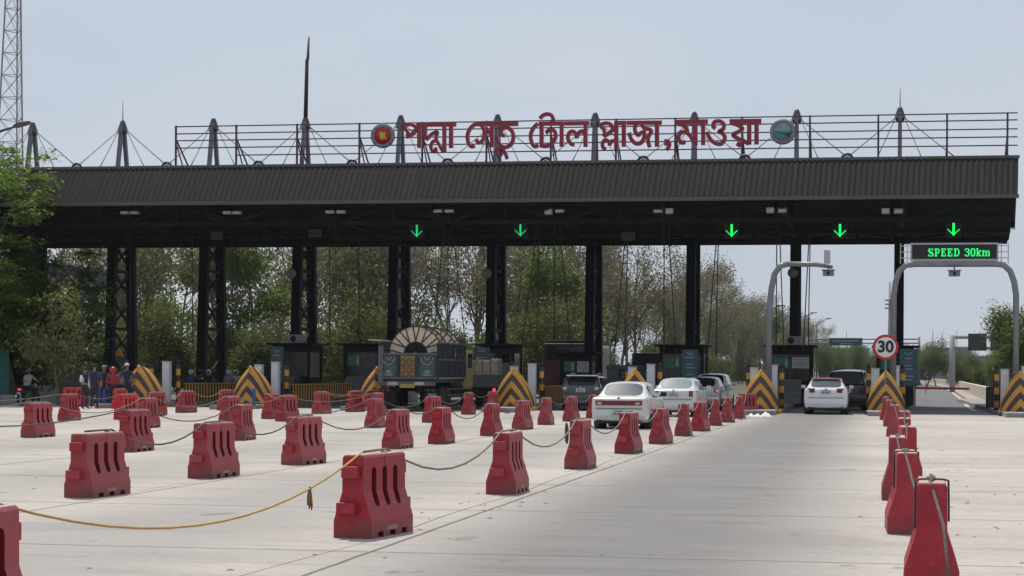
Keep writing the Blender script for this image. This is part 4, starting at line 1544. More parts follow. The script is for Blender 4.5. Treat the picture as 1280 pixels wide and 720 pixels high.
# ------------------------------------------------------------------ cars
def car(label, X, Y, p, rz=0.0, group=None, name='parked_car', cat='car'):
    """p: W width, L length, Hh height, belt, zb ground clearance, kind, paint, tail and so on; local y=0 is the tail"""
    t = thing(name, label, cat, (X, Y, 0), R(rz), group)
    w, L, H, belt, zb = p['W'] / 2, p['L'], p['H'], p['belt'], p.get('zb', .2)
    wr = w * p.get('roofw', .74)
    deck = p.get('deck', belt + .03)
    suv = p.get('suv', False)
    st = []   # y, width factor, zbottom, cabin?, roof z, deck z
    if not suv:
        td = p.get('trunk', .72)
        st = [(0.0, .86, zb + .16, 0, 0, deck - .10), (.05, .95, zb + .06, 0, 0, deck - .03), (.16, .985, zb, 0, 0, deck),
              (td * .9, 1, zb, 0, 0, deck + .01), (td, 1, zb, 0, 0, deck + .015), (td + .58, 1, zb, 1, H - .045, 0), (td + .78, 1, zb, 1, H - .01, 0),
              (L * .50, 1, zb, 1, H, 0), (L * .525, 1, zb, 1, H, 0), (L * .63, 1, zb, 1, H - .03, 0), (L * .645, 1, zb, 1, H - .04, 0),
              (L * .78, 1, zb, 0, 0, belt + .02), (L * .93, .97, zb, 0, 0, belt - .08), (L * .985, .9, zb + .05, 0, 0, belt - .18), (L, .8, zb + .15, 0, 0, belt - .28)]
    else:
        tl = p.get('tilt', .34)
        st = [(0.0, .90, zb + .14, 0, 0, belt - .10), (.05, .97, zb + .04, 0, 0, belt - .02), (.10, .985, zb, 0, 0, belt + .0),
              (.14, .99, zb, 0, 0, belt + .04), (.14 + tl, 1, zb, 1, H - .05, 0), (.14 + tl + .25, 1, zb, 1, H - .01, 0),
              (L * .42, 1, zb, 1, H, 0), (L * .44, 1, zb, 1, H, 0), (L * .62, 1, zb, 1, H - .02, 0), (L * .635, 1, zb, 1, H - .03, 0),
              (L * .76, 1, zb, 0, 0, belt + .04), (L * .93, .97, zb, 0, 0, belt - .04), (L * .985, .92, zb + .05, 0, 0, belt - .14), (L, .84, zb + .15, 0, 0, belt - .26)]
    zm = zb + (belt - zb) * .52
    rings = []
    for (y, kf, z0, cab, zr, dk) in st:
        a = w * kf
        if cab:
            h = [(a * .88, z0), (a * .975, z0 + .10), (a, zm), (a * .985, belt - .05), (a * .945, belt + .01), (wr, zr - .10), (wr * .90, zr - .015), (wr * .4, zr + .012)]
        else:
            d = dk
            h = [(a * .88, z0), (a * .975, z0 + .10), (a, min(zm, d - .1)), (a * .985, d - .06), (a * .94, d - .012), (a * .82, d), (a * .74, d + .006), (a * .3, d + .014)]
        rings.append([(x, y, z) for x, z in h] + [(-x, y, z) for x, z in reversed(h)])
    vs = [q for r_ in rings for q in r_]
    n = 16
    fs, mt = [], []
    for i in range(len(rings) - 1):
        c0, c1 = st[i][3], st[i + 1][3]
        for j in range(n):
            k = (j + 1) % n
            fs.append((i * n + j, (i + 1) * n + j, (i + 1) * n + k, i * n + k))
            g = 0
            if c0 != c1 and j in (6, 7, 8):
                g = 1 if i < len(rings) / 2 else 2
            if c0 and c1 and j in (4, 10):
                ln = st[i + 1][0] - st[i][0]
                if ln > .12:
                    g = 3
            mt.append(g)
    for o in (0, (len(rings) - 1) * n):
        for j in range(7):
            q = [o + j, o + j + 1, o + 14 - j, o + 15 - j]
            fs.append(q if o == 0 else q[::-1])
            mt.append(0)
    me = bpy.data.meshes.new('body')
    me.from_pydata(vs, [], fs)
    for k in range(4):
        me.materials.append(MATS[[p['paint'], p.get('rear_glass', 'car_glass'), 'car_glass', 'car_glass'][k]])
    me.polygons.foreach_set('material_index', mt)
    bm = bmesh.new()
    bm.from_mesh(me)
    bmesh.ops.recalc_face_normals(bm, faces=bm.faces)
    bm.verts.index_update()
    cl = bm.edges.layers.float.get('crease_edge') or bm.edges.layers.float.new('crease_edge')
    for e in bm.edges:
        ms = {f.material_index for f in e.link_faces}
        if len(ms) > 1:
            e[cl] = .6
        ia, ib = e.verts[0].index, e.verts[1].index
        sa, sb_, ja, jb = ia // n, ib // n, ia % n, ib % n
        if ja == jb and ja in (4, 11) and not suv:
            e[cl] = max(e[cl], .55)
        if ja == jb and ja in (5, 10):
            e[cl] = max(e[cl], .4)
        if sa == sb_ == 2 and 3 <= min(ja, jb) and max(ja, jb) <= 12:
            e[cl] = max(e[cl], .6)
        if sa == sb_ == 1:
            e[cl] = max(e[cl], .3)
    bm.to_mesh(me)
    bm.free()
    tmp = bpy.data.objects.new('tmp', me)
    COL.objects.link(tmp)
    sb = tmp.modifiers.new('s', 'SUBSURF')
    sb.levels = sb.render_levels = 2
    ev = evaluated_mesh(tmp)
    bpy.data.objects.remove(tmp)
    for gi, nm, sd in ((0, 'body', 0), (1, 'rear_window', 0), (2, 'windscreen', 0), (3, 'side_window', -1), (3, 'side_window', 1)):
        bm = bmesh.new()
        bm.from_mesh(ev)
        bmesh.ops.delete(bm, geom=[f for f in bm.faces if f.material_index != gi or (sd and f.calc_center_median().x * sd < 0)], context='FACES')
        for f in bm.faces:
            f.smooth = True
            f.material_index = 0
        m2 = bpy.data.meshes.new(nm)
        bm.to_mesh(m2)
        bm.free()
        m2.materials.append(ev.materials[gi])
        o = bpy.data.objects.new(nm, m2)
        COL.objects.link(o)
        o.parent = t
    # dark gap lines round the rear glass and the shut line of the lid
    # wheels
    rw = p.get('rw', .31)
    for yy in (p.get('y1', .95), L - p.get('y2', .85)):
        for sx in (-1, 1):
            m = MB()
            m.lathe((sx * (w - .012), yy, rw), [(.001, 0), (rw + .055, 0), (rw + .055, -.3 * sx)], 'black_plastic', 'X', 24)
            m.build('wheel_arch', t)
            wh = thing('wheel', None, None)
            wh.parent = t
            m = MB()
            s = sx
            m.lathe((sx * (w - .20), yy, rw), [(rw * .62, .19 * s), (rw * .9, .20 * s), (rw, .16 * s), (rw, -.02 * s), (rw * .9, -.04 * s), (rw * .5, -.04 * s)], 'rubber', 'X', 24)
            m.build('tyre', wh)
            m = MB()
            m.lathe((sx * (w - .20), yy, rw), [(rw * .64, .185 * s), (rw * .55, .15 * s), (rw * .2, .17 * s), (.001, .175 * s)], 'rim', 'X', 20)
            m.build('rim', wh)
    # rear details
    zl, hl, wl = p['tl']      # tail light centre height, height, width
    for sx in (-1, 1):
        m = MB()
        xo = w * .968
        yb = p.get('tly', .045)
        seg = 6
        pts_o = []
        for k in range(seg + 1):
            u = k / seg
            pts_o.append((xo - wl * (1 - u) + .0, yb - .062 + .23 * u ** 3))
        f0 = []
        for (x, y) in pts_o:
            f0 += [(sx * x, y, zl - hl / 2 * (.75 + .25 * (x - xo + wl) / wl)), (sx * x, y, zl + hl / 2)]
        f1 = [(x, y + .16, z) for x, y, z in f0]
        N_ = len(f0)
        Fs = [(2 * i, 2 * i + 2, 2 * i + 3, 2 * i + 1) for i in range(seg)]
        m.add(f0, Fs, p.get('tail', 'tail_red'), True)
        allv = f0 + f1
        Fs2 = []
        for i in range(seg):
            for s in (0, 1):
                Fs2.append((2 * i + s, 2 * i + 2 + s, N_ + 2 * i + 2 + s, N_ + 2 * i + s))
        Fs2 += [(0, 1, N_ + 1, N_), (N_ - 2, N_ - 1, 2 * N_ - 1, 2 * N_ - 2)]
        m.add(allv, Fs2, p.get('tail', 'tail_red'))
        tlo = m.build('tail_light', t)
        if p.get('lit'):
            m = MB()
            m.lathe((sx * (xo - wl * .55), yb - .075, zl), [(.001, -.012), (.045, -.005), (.05, .03)], 'tail_lit', 'Y', 12)
            m.build('lamp', tlo)
        elif p.get('clear'):
            m = MB()
            m.box((sx * (xo - wl * .72), yb - .066, zl - hl * .08), (wl * .34, .02, hl * .4), 'lamp_clear', bev=.006)
            m.build('lamp', tlo)
    if p.get('bar'):
        m = MB()
        m.box((0, p.get('tly', .045) - .015, zl), (2 * (w * .968 - wl) + .02, .05, hl * .92), p['bar'], bev=.01)
        m.build('reflector_panel', t)
    zp = p['plate']
    m = MB()
    m.box((0, p.get('ply', -.005), zp), (.40, .03, .17), p.get('plate_mat', 'plate_white'), bev=.006)
    pl = m.build('number_plate', t)
    m = MB()
    for k in range(6):
        m.box((-.14 + k * .055, p.get('ply', -.005) - .017, zp - .03), (.03, .004, .05), 'black_plastic')
    for k in range(4):
        m.box((-.09 + k * .06, p.get('ply', -.005) - .017, zp + .045), (.035, .004, .03), 'black_plastic')
    m.build('digits', pl)
    m = MB()
    zbp = p.get('bump', zb + .28)
    m.box((0, .045, zbp), (2 * w * .93, .13, .22), p.get('bumper_mat', p['paint']), bev=.05)
    m.build('bumper', t)
    m = MB()
    m.box((0, .13, zb + .06), (2 * w * .80, .16, .14), 'black_plastic', bev=.03)
    m.build('under_tray', t)
    m = MB()
    zs_ = p.get('seam', zbp + .14)
    m.box((0, p.get('seamy', -.008), zs_), (2 * w * .80, .03, .014), 'black_plastic')
    m.build('lid_seam', t)
    m = MB()
    m.lathe((0, p.get('ply', -.005) - .0, p.get('badge', deck - .14)), [(.001, -.02), (.035, -.016), (.045, .0), (.045, .03)], 'chrome', 'Y', 16)
    m.build('badge', t)
    for sx in (-1, 1):
        m = MB()
        m.box((sx * (w + .10), L * .655, belt + .10), (.19, .10, .14), p.get('mirror', p['paint']), bev=.035)
        m.bar((sx * (w - .04), L * .66, belt + .04), (sx * (w + .06), L * .655, belt + .07), .05, 'black_plastic')
        m.build('door_mirror', t)
        m = MB()
        for yy in (L * .38, L * .60):
            m.box((sx * (w - .012), yy, belt - .12), (.03, .16, .03), p['paint'], bev=.008)
        m.build('door_handle', t)
    if p.get('spoiler'):
        m = MB()
        m.box((0, p.get('spy', .46), H - .02), (2 * wr * .96, .26, .05), p['spoiler'], bev=.02)
        m.build('spoiler', t)
    if p.get('rails'):
        for sx in (-1, 1):
            m = MB()
            m.tube([(sx * wr * .86, L * .2, H), (sx * wr * .86, L * .24, H + .06), (sx * wr * .86, L * .56, H + .06), (sx * wr * .86, L * .6, H - .01)], .02, 'chrome', 6)
            m.build('roof_rail', t)
    return t
car('old white sedan with dark maroon tail panel, nearest car to the camera', -7.22, 57.6,
    dict(W=1.68, L=4.4, H=1.37, belt=.90, zb=.17, roofw=.73, deck=.93, trunk=.72, paint='car_white_old', rear_glass='car_glass_light', tl=(.76, .15, .36), tail='tail_red', clear=True, bar='tail_maroon',
         plate=.475, plate_mat='plate_white', ply=-.045, bump=.46, badge=.905, seam=.60, mirror='black_plastic', tly=.02), -1.5)
car('pearl white sedan with bright red corner tail lights, second in its lane', -7.28, 74.4,
    dict(W=1.76, L=4.5, H=1.45, belt=.98, zb=.18, roofw=.74, deck=1.03, trunk=.60, paint='car_pearl', rear_glass='car_glass_pale', tl=(.86, .24, .27), tail='tail_red', plate=.84, ply=-.012, bump=.46, badge=.985, seam=.66), -2.0)
car('modern white sedan with pink spoiler approaching booth 3', -1.83, 81.6,
    dict(W=1.78, L=4.6, H=1.47, belt=1.0, zb=.2, roofw=.72, deck=1.06, trunk=.52, paint='car_white', rear_glass='car_glass_light', tl=(.96, .19, .42), tail='tail_maroon', plate=.92, plate_mat='plate_white', ply=-.012, bump=.50, badge=1.03, seam=.68,
         spoiler='pink_gloss', spy=1.12), 0)
car('silver wagon with lit red tail lights beside the striped nose', -7.35, 87.5,
    dict(W=1.70, L=4.4, H=1.48, belt=.98, zb=.19, roofw=.76, suv=True, tilt=.5, paint='car_silver', tl=(.88, .17, .26), tail='tail_maroon', lit=True, plate=.86, plate_mat='plate_green', ply=-.015, bump=.5, badge=.97, seam=.68), 0)
car('white roofed dark car ahead of the silver wagon', -7.6, 96.0,
    dict(W=1.72, L=4.4, H=1.62, belt=1.0, zb=.2, roofw=.78, suv=True, paint='car_white', tl=(.95, .3, .14), tail='tail_red', plate=.8, bump=.5, seam=.7), 0)
car('dark SUV with pale roof spoiler left of the old white sedan', -12.25, 84.6,
    dict(W=1.78, L=4.5, H=1.52, belt=1.0, zb=.24, roofw=.78, suv=True, tilt=.42, paint='car_dark', tl=(.93, .14, .26), tail='lamp_clear', plate=.88, ply=-.02, bump=.58, badge=.98, seam=.74, rw=.33, spoiler='car_white', spy=.42, rails=True), 0)
car('black SUV close behind the right shoulder of the modern white sedan', -1.10, 90.2,
    dict(W=1.86, L=4.7, H=1.80, belt=1.15, zb=.26, roofw=.80, suv=True, paint='car_black', tl=(1.1, .35, .14), tail='tail_maroon', plate=.9, bump=.6, seam=.8, rw=.36, rails=True), 0)
car('second black SUV with a lit red lamp, farthest in the lane by the 30 sign', -1.05, 103.0,
    dict(W=1.86, L=4.7, H=1.86, belt=1.18, zb=.28, roofw=.80, suv=True, paint='car_black', tl=(1.1, .22, .16), tail='tail_red', lit=True, plate=.9, bump=.6, seam=.8, rw=.36), 0)

# ------------------------------------------------------------------ the reel truck
def wheel_set(parent, X, Y, r, wdt):
    wh = thing('wheel', None, None)
    wh.parent = parent
    s = 1 if X > 0 else -1
    m = MB()
    m.lathe((X, Y, r), [(r * .55, wdt / 2 * s), (r * .92, wdt / 2 * s), (r, wdt * .38 * s), (r, -wdt * .38 * s), (r * .92, -wdt / 2 * s), (r * .5, -wdt / 2 * s)], 'rubber', 'X', 24)
    m.build('tyre', wh)
    m = MB()
    m.lathe((X, Y, r), [(r * .57, wdt * .45 * s), (r * .4, wdt * .2 * s), (r * .2, wdt * .34 * s), (.001, wdt * .36 * s)], 'truck_grey', 'X', 18)
    m.build('rim', wh)
TX, TY = -18.55, 79.2
tr = thing('cargo_truck', 'painted navy cargo truck with decorated tailgate carrying large cable reels', 'truck', (TX, TY, 0), R(-.5))
m = MB()
m.box((0, 2.7, 1.27), (2.36, 5.4, .16), 'truck_navy')
for sx in (-.45, .45):
    m.box((sx, 3.9, .98), (.16, 7.6, .36), 'black_matte')
m.build('chassis', tr)
m = MB()           # tailgate
m.box((0, .02, 1.84), (2.46, .09, 1.02), 'truck_navy')
for x in (-1.18, -.42, .42, 1.18):
    m.box((x, -.045, 1.84), (.12, .05, 1.06), 'truck_navy', bev=.01)
for z in (1.36, 2.33):
    m.box((0, -.05, z), (2.46, .06, .08), 'truck_grey', bev=.01)
tg = m.build('tailgate', tr)
for x, mt_, kind in ((-.80, 'truck_teal', 0), (0, 'truck_orange', 1), (.80, 'truck_teal', 0)):
    m = MB()
    m.box((x, -.035, 1.84), (.62, .03, .86), mt_)
    if kind == 0:
        for k in range(4):
            r0 = .12 + k * .085
            pts = [(x + r0 * math.cos(a) * .9, -.056, 2.26 + r0 * math.sin(a) * 1.25) for a in [R(190 + 16 * q) for q in range(11)]]
            m.tube([q for q in pts if abs(q[0] - x) < .30 and q[2] > 1.43], .014, ['truck_cream', 'truck_red', 'truck_cream', 'tarp_grey'][k], 5)
        ca = [(x + .12 * math.cos(a), -.056, 1.58 + .08 * math.sin(a)) for a in [2 * math.pi * q / 12 for q in range(13)]]
        m.tube(ca, .014, 'truck_cream', 5)
        m.tube([(x - .22, -.056, 1.50), (x - .1, -.056, 1.47), (x + .1, -.056, 1.47), (x + .22, -.056, 1.50)], .012, 'truck_cream', 5)
        m.lathe((x, -.05, 1.60), [(.001, -.012), (.05, -.01), (.055, .02)], 'truck_cream', 'Y', 10)
    else:
        for r_ in range(5):
            for c in range(4):
                m.box((x - .21 + c * .14, -.055, 1.52 + r_ * .155), (.05, .012, .07), 'truck_yellow' if (r_ + c) % 2 else 'truck_orange', bev=.004)
        for c in range(5):
            m.box((x - .24 + c * .12, -.055, 2.22), (.06, .012, .05), 'truck_cream')
    m.build('painted_panel', tg)
for sx in (-1, 1):           # side walls with ribs, higher than the tailgate
    m = MB()
    m.box((sx * 1.20, 2.75, 2.08), (.06, 5.3, 1.46), 'truck_navy')
    for k in range(12):
        m.box((sx * 1.245, .18 + k * .465, 2.08), (.06, .09, 1.50), 'truck_navy')
    for z in (1.36, 2.12, 2.80):
        m.box((sx * 1.25, 2.75, z), (.05, 5.34, .07), 'truck_grey')
    for k in range(24):
        m.box((sx * 1.262, .25 + k * .22, 1.36), (.04, .10, .045), 'truck_cream')
    m.build('side_wall', tr)
m = MB()
m.box((0, 5.42, 2.15), (2.4, .08, 1.7), 'truck_navy')
m.build('headboard', tr)
m = MB()
m.box((-1.12, -.02, 1.9), (.2, .16, 1.5), 'truck_grey')
m.build('corner_post', tr)
m = MB()
m.box((0, -.02, 1.13), (2.30, .12, .17), 'truck_grey', bev=.02)
for x in (-.62, .50):
    m.box((x, -.095, 1.14), (.42, .02, .13), 'truck_cream')
m.box((0, -.10, 1.04), (.62, .02, .15), 'truck_yellow')
m.build('bumper', tr)
m = MB()
m.box((1.02, -.06, .66), (.36, .03, .17), 'plate_green')
m.build('number_plate', tr)
for x in (-1.02, -.82, .86, 1.06):
    m = MB()
    m.lathe((x, -.06, .86), [(.001, -.02), (.05, -.015), (.055, .03)], 'tail_red', 'Y', 12)
    m.build('tail_light', tr)
for sx in (-1, 1):
    m = MB()
    m.box((sx * .94, -.01, .86), (.52, .05, .15), 'black_matte')
    m.build('lamp_bracket', tr)
    m = MB()
    m.box((sx * .84, .35, .62), (.52, .02, .62), 'black_matte')
    m.build('mud_flap', tr)
for yy in (1.3, 2.4, 7.0):
    for sx in (-1, 1):
        wheel_set(tr, sx * .92, yy, .50, .50 if yy < 5 else .28)
m = MB()
m.box((0, 6.55, 1.72), (2.3, 1.9, 1.75), 'truck_yellow', bev=.12)
m.box((0, 6.5, .86), (2.1, 1.7, .34), 'black_matte')
cabm = m.build('cab', tr)
for sx in (-1, 1):
    m = MB()
    m.box((sx * 1.152, 6.75, 2.1), (.02, .9, .62), 'car_glass')
    m.build('side_window', cabm)
m = MB()
m.box((.2, 6.3, 2.68), (1.5, 1.2, .18), 'truck_yellow', bev=.06)
m.build('luggage_rack', cabm)
for sx in (-1, 1):
    m = MB()
    m.box((sx * 1.36, 7.3, 2.1), (.10, .12, .38), 'truck_yellow', bev=.02)
    m.bar((sx * 1.14, 7.3, 2.25), (sx * 1.34, 7.3, 2.2), .03, 'black_matte')
    m.build('door_mirror', cabm)
m = MB()
m.box((1.0, 4.3, .82), (.4, 1.6, .5), 'black_matte', bev=.03)
m.box((1.20, 3.6, .66), (.05, 3.0, .05), 'truck_grey')
m.box((1.20, 3.6, .9), (.05, 3.0, .05), 'truck_grey')
m.build('side_guard', tr)
# reels standing in the bed
def reel(Y, label, x=0.0, r=1.12):
    t = thing('cable_reel', label, 'cable reel', (TX + x, TY + Y, 2.36), 0, 'cable reels on the truck')
    def flange(y):
        m = MB()
        m.lathe((0, y, 0), [(.46, .0), (r, .0), (r, .07), (.46, .07), (.46, .0)], 'reel_wood', 'Y', 48, False)
        f = m.build('flange', t)
        m = MB()
        for k in range(24):
            a0, a1 = 2 * math.pi * k / 24, 2 * math.pi * (k + 1) / 24
            m.bar((r * math.cos(a0), y - .012, r * math.sin(a0)), (r * math.cos(a1), y - .012, r * math.sin(a1)), .05, 'reel_dark', .045)
            if k % 2 == 0:
                m.bar((.50 * math.cos(a0), y - .012, .50 * math.sin(a0)), (r * .98 * math.cos(a0 + .10), y - .012, r * .98 * math.sin(a0 + .10)), .045, 'reel_dark', .04)
                m.bar((.50 * math.cos(a0), y - .014, .50 * math.sin(a0)), (r * .98 * math.cos(a0 - .14), y - .014, r * .98 * math.sin(a0 - .14)), .045, 'reel_dark', .04)
        m.build('iron_brace', f)
    flange(0)
    flange(1.15)
    m = MB()
    m.lathe((0, .07, 0), [(.62, .0), (.62, 1.08)], 'reel_dark', 'Y', 32)
    m.build('drum', t)
    m = MB()
    m.lathe((0, -.02, 0), [(.001, .05), (.50, .05), (.50, -.01), (.45, -.02), (.44, .03)], 'reel_dark', 'Y', 32)
    m.lathe((0, -.05, 0), [(.001, -.03), (.07, -.02), (.09, .08)], 'truck_grey', 'Y', 16)
    for k in range(3):
        a = R(30 + 60 * k)
        m.bar((-.4 * math.cos(a), -.01, -.4 * math.sin(a)), (.4 * math.cos(a), -.01, .4 * math.sin(a)), .06, 'black_matte')
    m.build('hub', t)
reel(.75, 'cable reel nearest the decorated tailgate, pale wood with dark iron braces', .14)
reel(3.3, 'cable reel behind the first one, right edge showing', .22)
m = MB()
m.tube([(-1.9, .9, 2.92), (-.9, .8, 2.86)], .03, 'crate_wood', 6)
o = m.build('timber_pole', loc=(TX, TY, 0))
tag(o, 'short timber pole sticking out left of the cable reel', 'pole')

# small truck with crates in front of it
ct = thing('cargo_truck', 'small truck piled with wrapped crates right of the reel truck', 'truck', (-17.55, 89.0, 0))
m = MB()
m.box((0, 1.6, .85), (1.9, 3.2, .14), 'black_matte')
m.box((0, 1.6, .6), (.8, 3.4, .3), 'black_matte')
m.build('chassis', ct)
m = MB()
m.box((0, .0, 1.2), (1.9, .06, .56), 'truck_grey')
for z in (1.0, 1.2, 1.42):
    m.box((0, -.04, z), (1.9, .03, .05), 'tarp_grey')
m.box((-.95, 1.6, 1.2), (.05, 3.2, .56), 'truck_grey')
m.box((.95, 1.6, 1.2), (.05, 3.2, .56), 'truck_grey')
m.build('cargo_bed', ct)
m = MB()
m.box((0, 4.2, 1.3), (1.8, 1.5, 1.5), 'truck_grey', bev=.1)
m.build('cab', ct)
m = MB()
m.lathe((.72, -.05, .82), [(.001, -.02), (.07, -.01), (.07, .03)], 'tail_lit', 'Y', 10)
m.build('tail_light', ct)
for yy in (.9, 4.2):
    for sx in (-1, 1):
        wheel_set(ct, sx * .78, yy, .36, .24)
k = 0
for r_ in range(1):
    for c in range(5):
        b = MB()
        hh = .62 + rnd.uniform(-.06, .06)
        b.box((0, .5, hh / 2), (.33, 1.1, hh), 'crate_wood', bev=.02)
        o = b.build('wooden_crate', loc=(-17.55 - .72 + c * .36, 89.0, 1.50))
        tag(o, ['leftmost', 'second', 'middle', 'fourth', 'rightmost'][c] + ' brown crate standing on the small truck', 'crate', 'crates on the small truck')
        s = MB()
        s.box((0, .5, hh + .03), (.30, 1.0, .10), 'sack_white', bev=.03)
        s.build('wrap', o)

# maroon bus, covered pickup and a blue box truck beyond
bs = thing('bus', 'dark maroon bus standing left of the green screen booth', 'bus', (-17.4, 114.0, 0))
m = MB()
m.box((0, 5, 1.86), (2.6, 10, 2.9), 'bus_maroon', bev=.18)
m.build('body', bs)
m = MB()
m.box((0, -.01, 2.72), (2.2, .06, .80), 'glass_booth', bev=.02)
m.build('rear_window', bs)
m = MB()
m.box((0, 5, 3.36), (2.3, 9.6, .22), 'black_matte', bev=.1)
m.build('roof', bs)
for sx in (-1, 1):
    m = MB()
    m.box((sx * 1.28, 5, 2.45), (.02, 8.6, .8), 'glass_booth')
    m.build('side_window', bs)
    for yy in (2.4, 7.8):
        wheel_set(bs, sx * 1.1, yy, .5, .3)
    m = MB()
    m.box((sx * 1.0, -.02, 1.2), (.18, .04, .4), 'tail_maroon', bev=.01)
    m.build('tail_light', bs)
m = MB()
m.box((0, -.04, .6), (2.4, .14, .3), 'black_matte', bev=.03)
m.build('bumper', bs)
pk = thing('covered_pickup', 'grey pickup loaded with tarpaulin bundles behind the dark SUV', 'pickup', (-12.0, 97.2, 0))
m = MB()
m.box((0, 1.3, .95), (1.8, 2.6, .7), 'tarp_grey', bev=.03)
m.box((0, 3.6, 1.1), (1.75, 2.0, 1.3), 'truck_grey', bev=.1)
m.build('body', pk)
for (x, z, w_, h_) in ((-.5, 1.52, .62, .5), (.15, 1.50, .6, .46), (.62, 1.5, .5, .5), (0, 1.88, 1.7, .26)):
    m = MB()
    m.box((x, 1.3, z), (w_, 2.2, h_), 'tarp_grey', bev=.09)
    m.build('bundle', pk)
for yy in (.8, 3.6):
    for sx in (-1, 1):
        wheel_set(pk, sx * .75, yy, .34, .22)
bt = thing('box_truck', 'dark blue box truck right of the tarpaulin bundles', 'truck', (-11.6, 106.5, 0))
m = MB()
m.box((0, 2.4, 1.75), (2.1, 4.8, 1.9), 'truck_navy', bev=.05)
m.build('cargo_box', bt)
m = MB()
m.box((0, 2.9, .68), (.9, 6.0, .3), 'black_matte')
m.box((0, 5.6, 1.3), (2.0, 1.5, 1.6), 'truck_navy', bev=.1)
m.build('cab', bt)
for yy in (1.2, 5.4):
    for sx in (-1, 1):
        wheel_set(bt, sx * .85, yy, .42, .26)

# ------------------------------------------------------------------ people and motorcycles
def figure(joints, bones, mats_by_bone, name, parent, default):
    """one continuous body grown round a skeleton; each face takes the clothing of its nearest bone"""
    me = bpy.data.meshes.new(name)
    ids = {k: i for i, k in enumerate(joints)}
    me.from_pydata([joints[k][0] for k in joints], [(ids[a], ids[b]) for a, b in bones], [])
    o = bpy.data.objects.new(name, me)
    COL.objects.link(o)
    md = o.modifiers.new('s', 'SKIN')
    for k, i in ids.items():
        r_ = joints[k][1]
        r_ = r_ if isinstance(r_, tuple) else (r_, r_)
        me.skin_vertices[0].data[i].radius = r_
        me.skin_vertices[0].data[i].use_root = (k == 'pelvis')
    sb = o.modifiers.new('d', 'SUBSURF')
    sb.levels = sb.render_levels = 1
    ev = evaluated_mesh(o)
    o.modifiers.clear()
    o.data = ev
    ev.materials.clear()
    names = []
    bl = []
    for (a, b) in bones:
        mt = mats_by_bone.get((a, b), default)
        if mt not in names:
            names.append(mt)
        bl.append((Vector(joints[a][0]), Vector(joints[b][0]), names.index(mt)))
    for n_ in names:
        ev.materials.append(MATS[n_])
    for p in ev.polygons:
        c = p.center
        best = None
        for a, b, i in bl:
            d = b - a
            t = max(0, min(1, (c - a).dot(d) / max(d.length_squared, 1e-9)))
            q = (c - (a + d * t)).length
            if best is None or q < best[0]:
                best = (q, i)
        p.material_index = best[1]
        p.use_smooth = True
    o.parent = parent
    return o
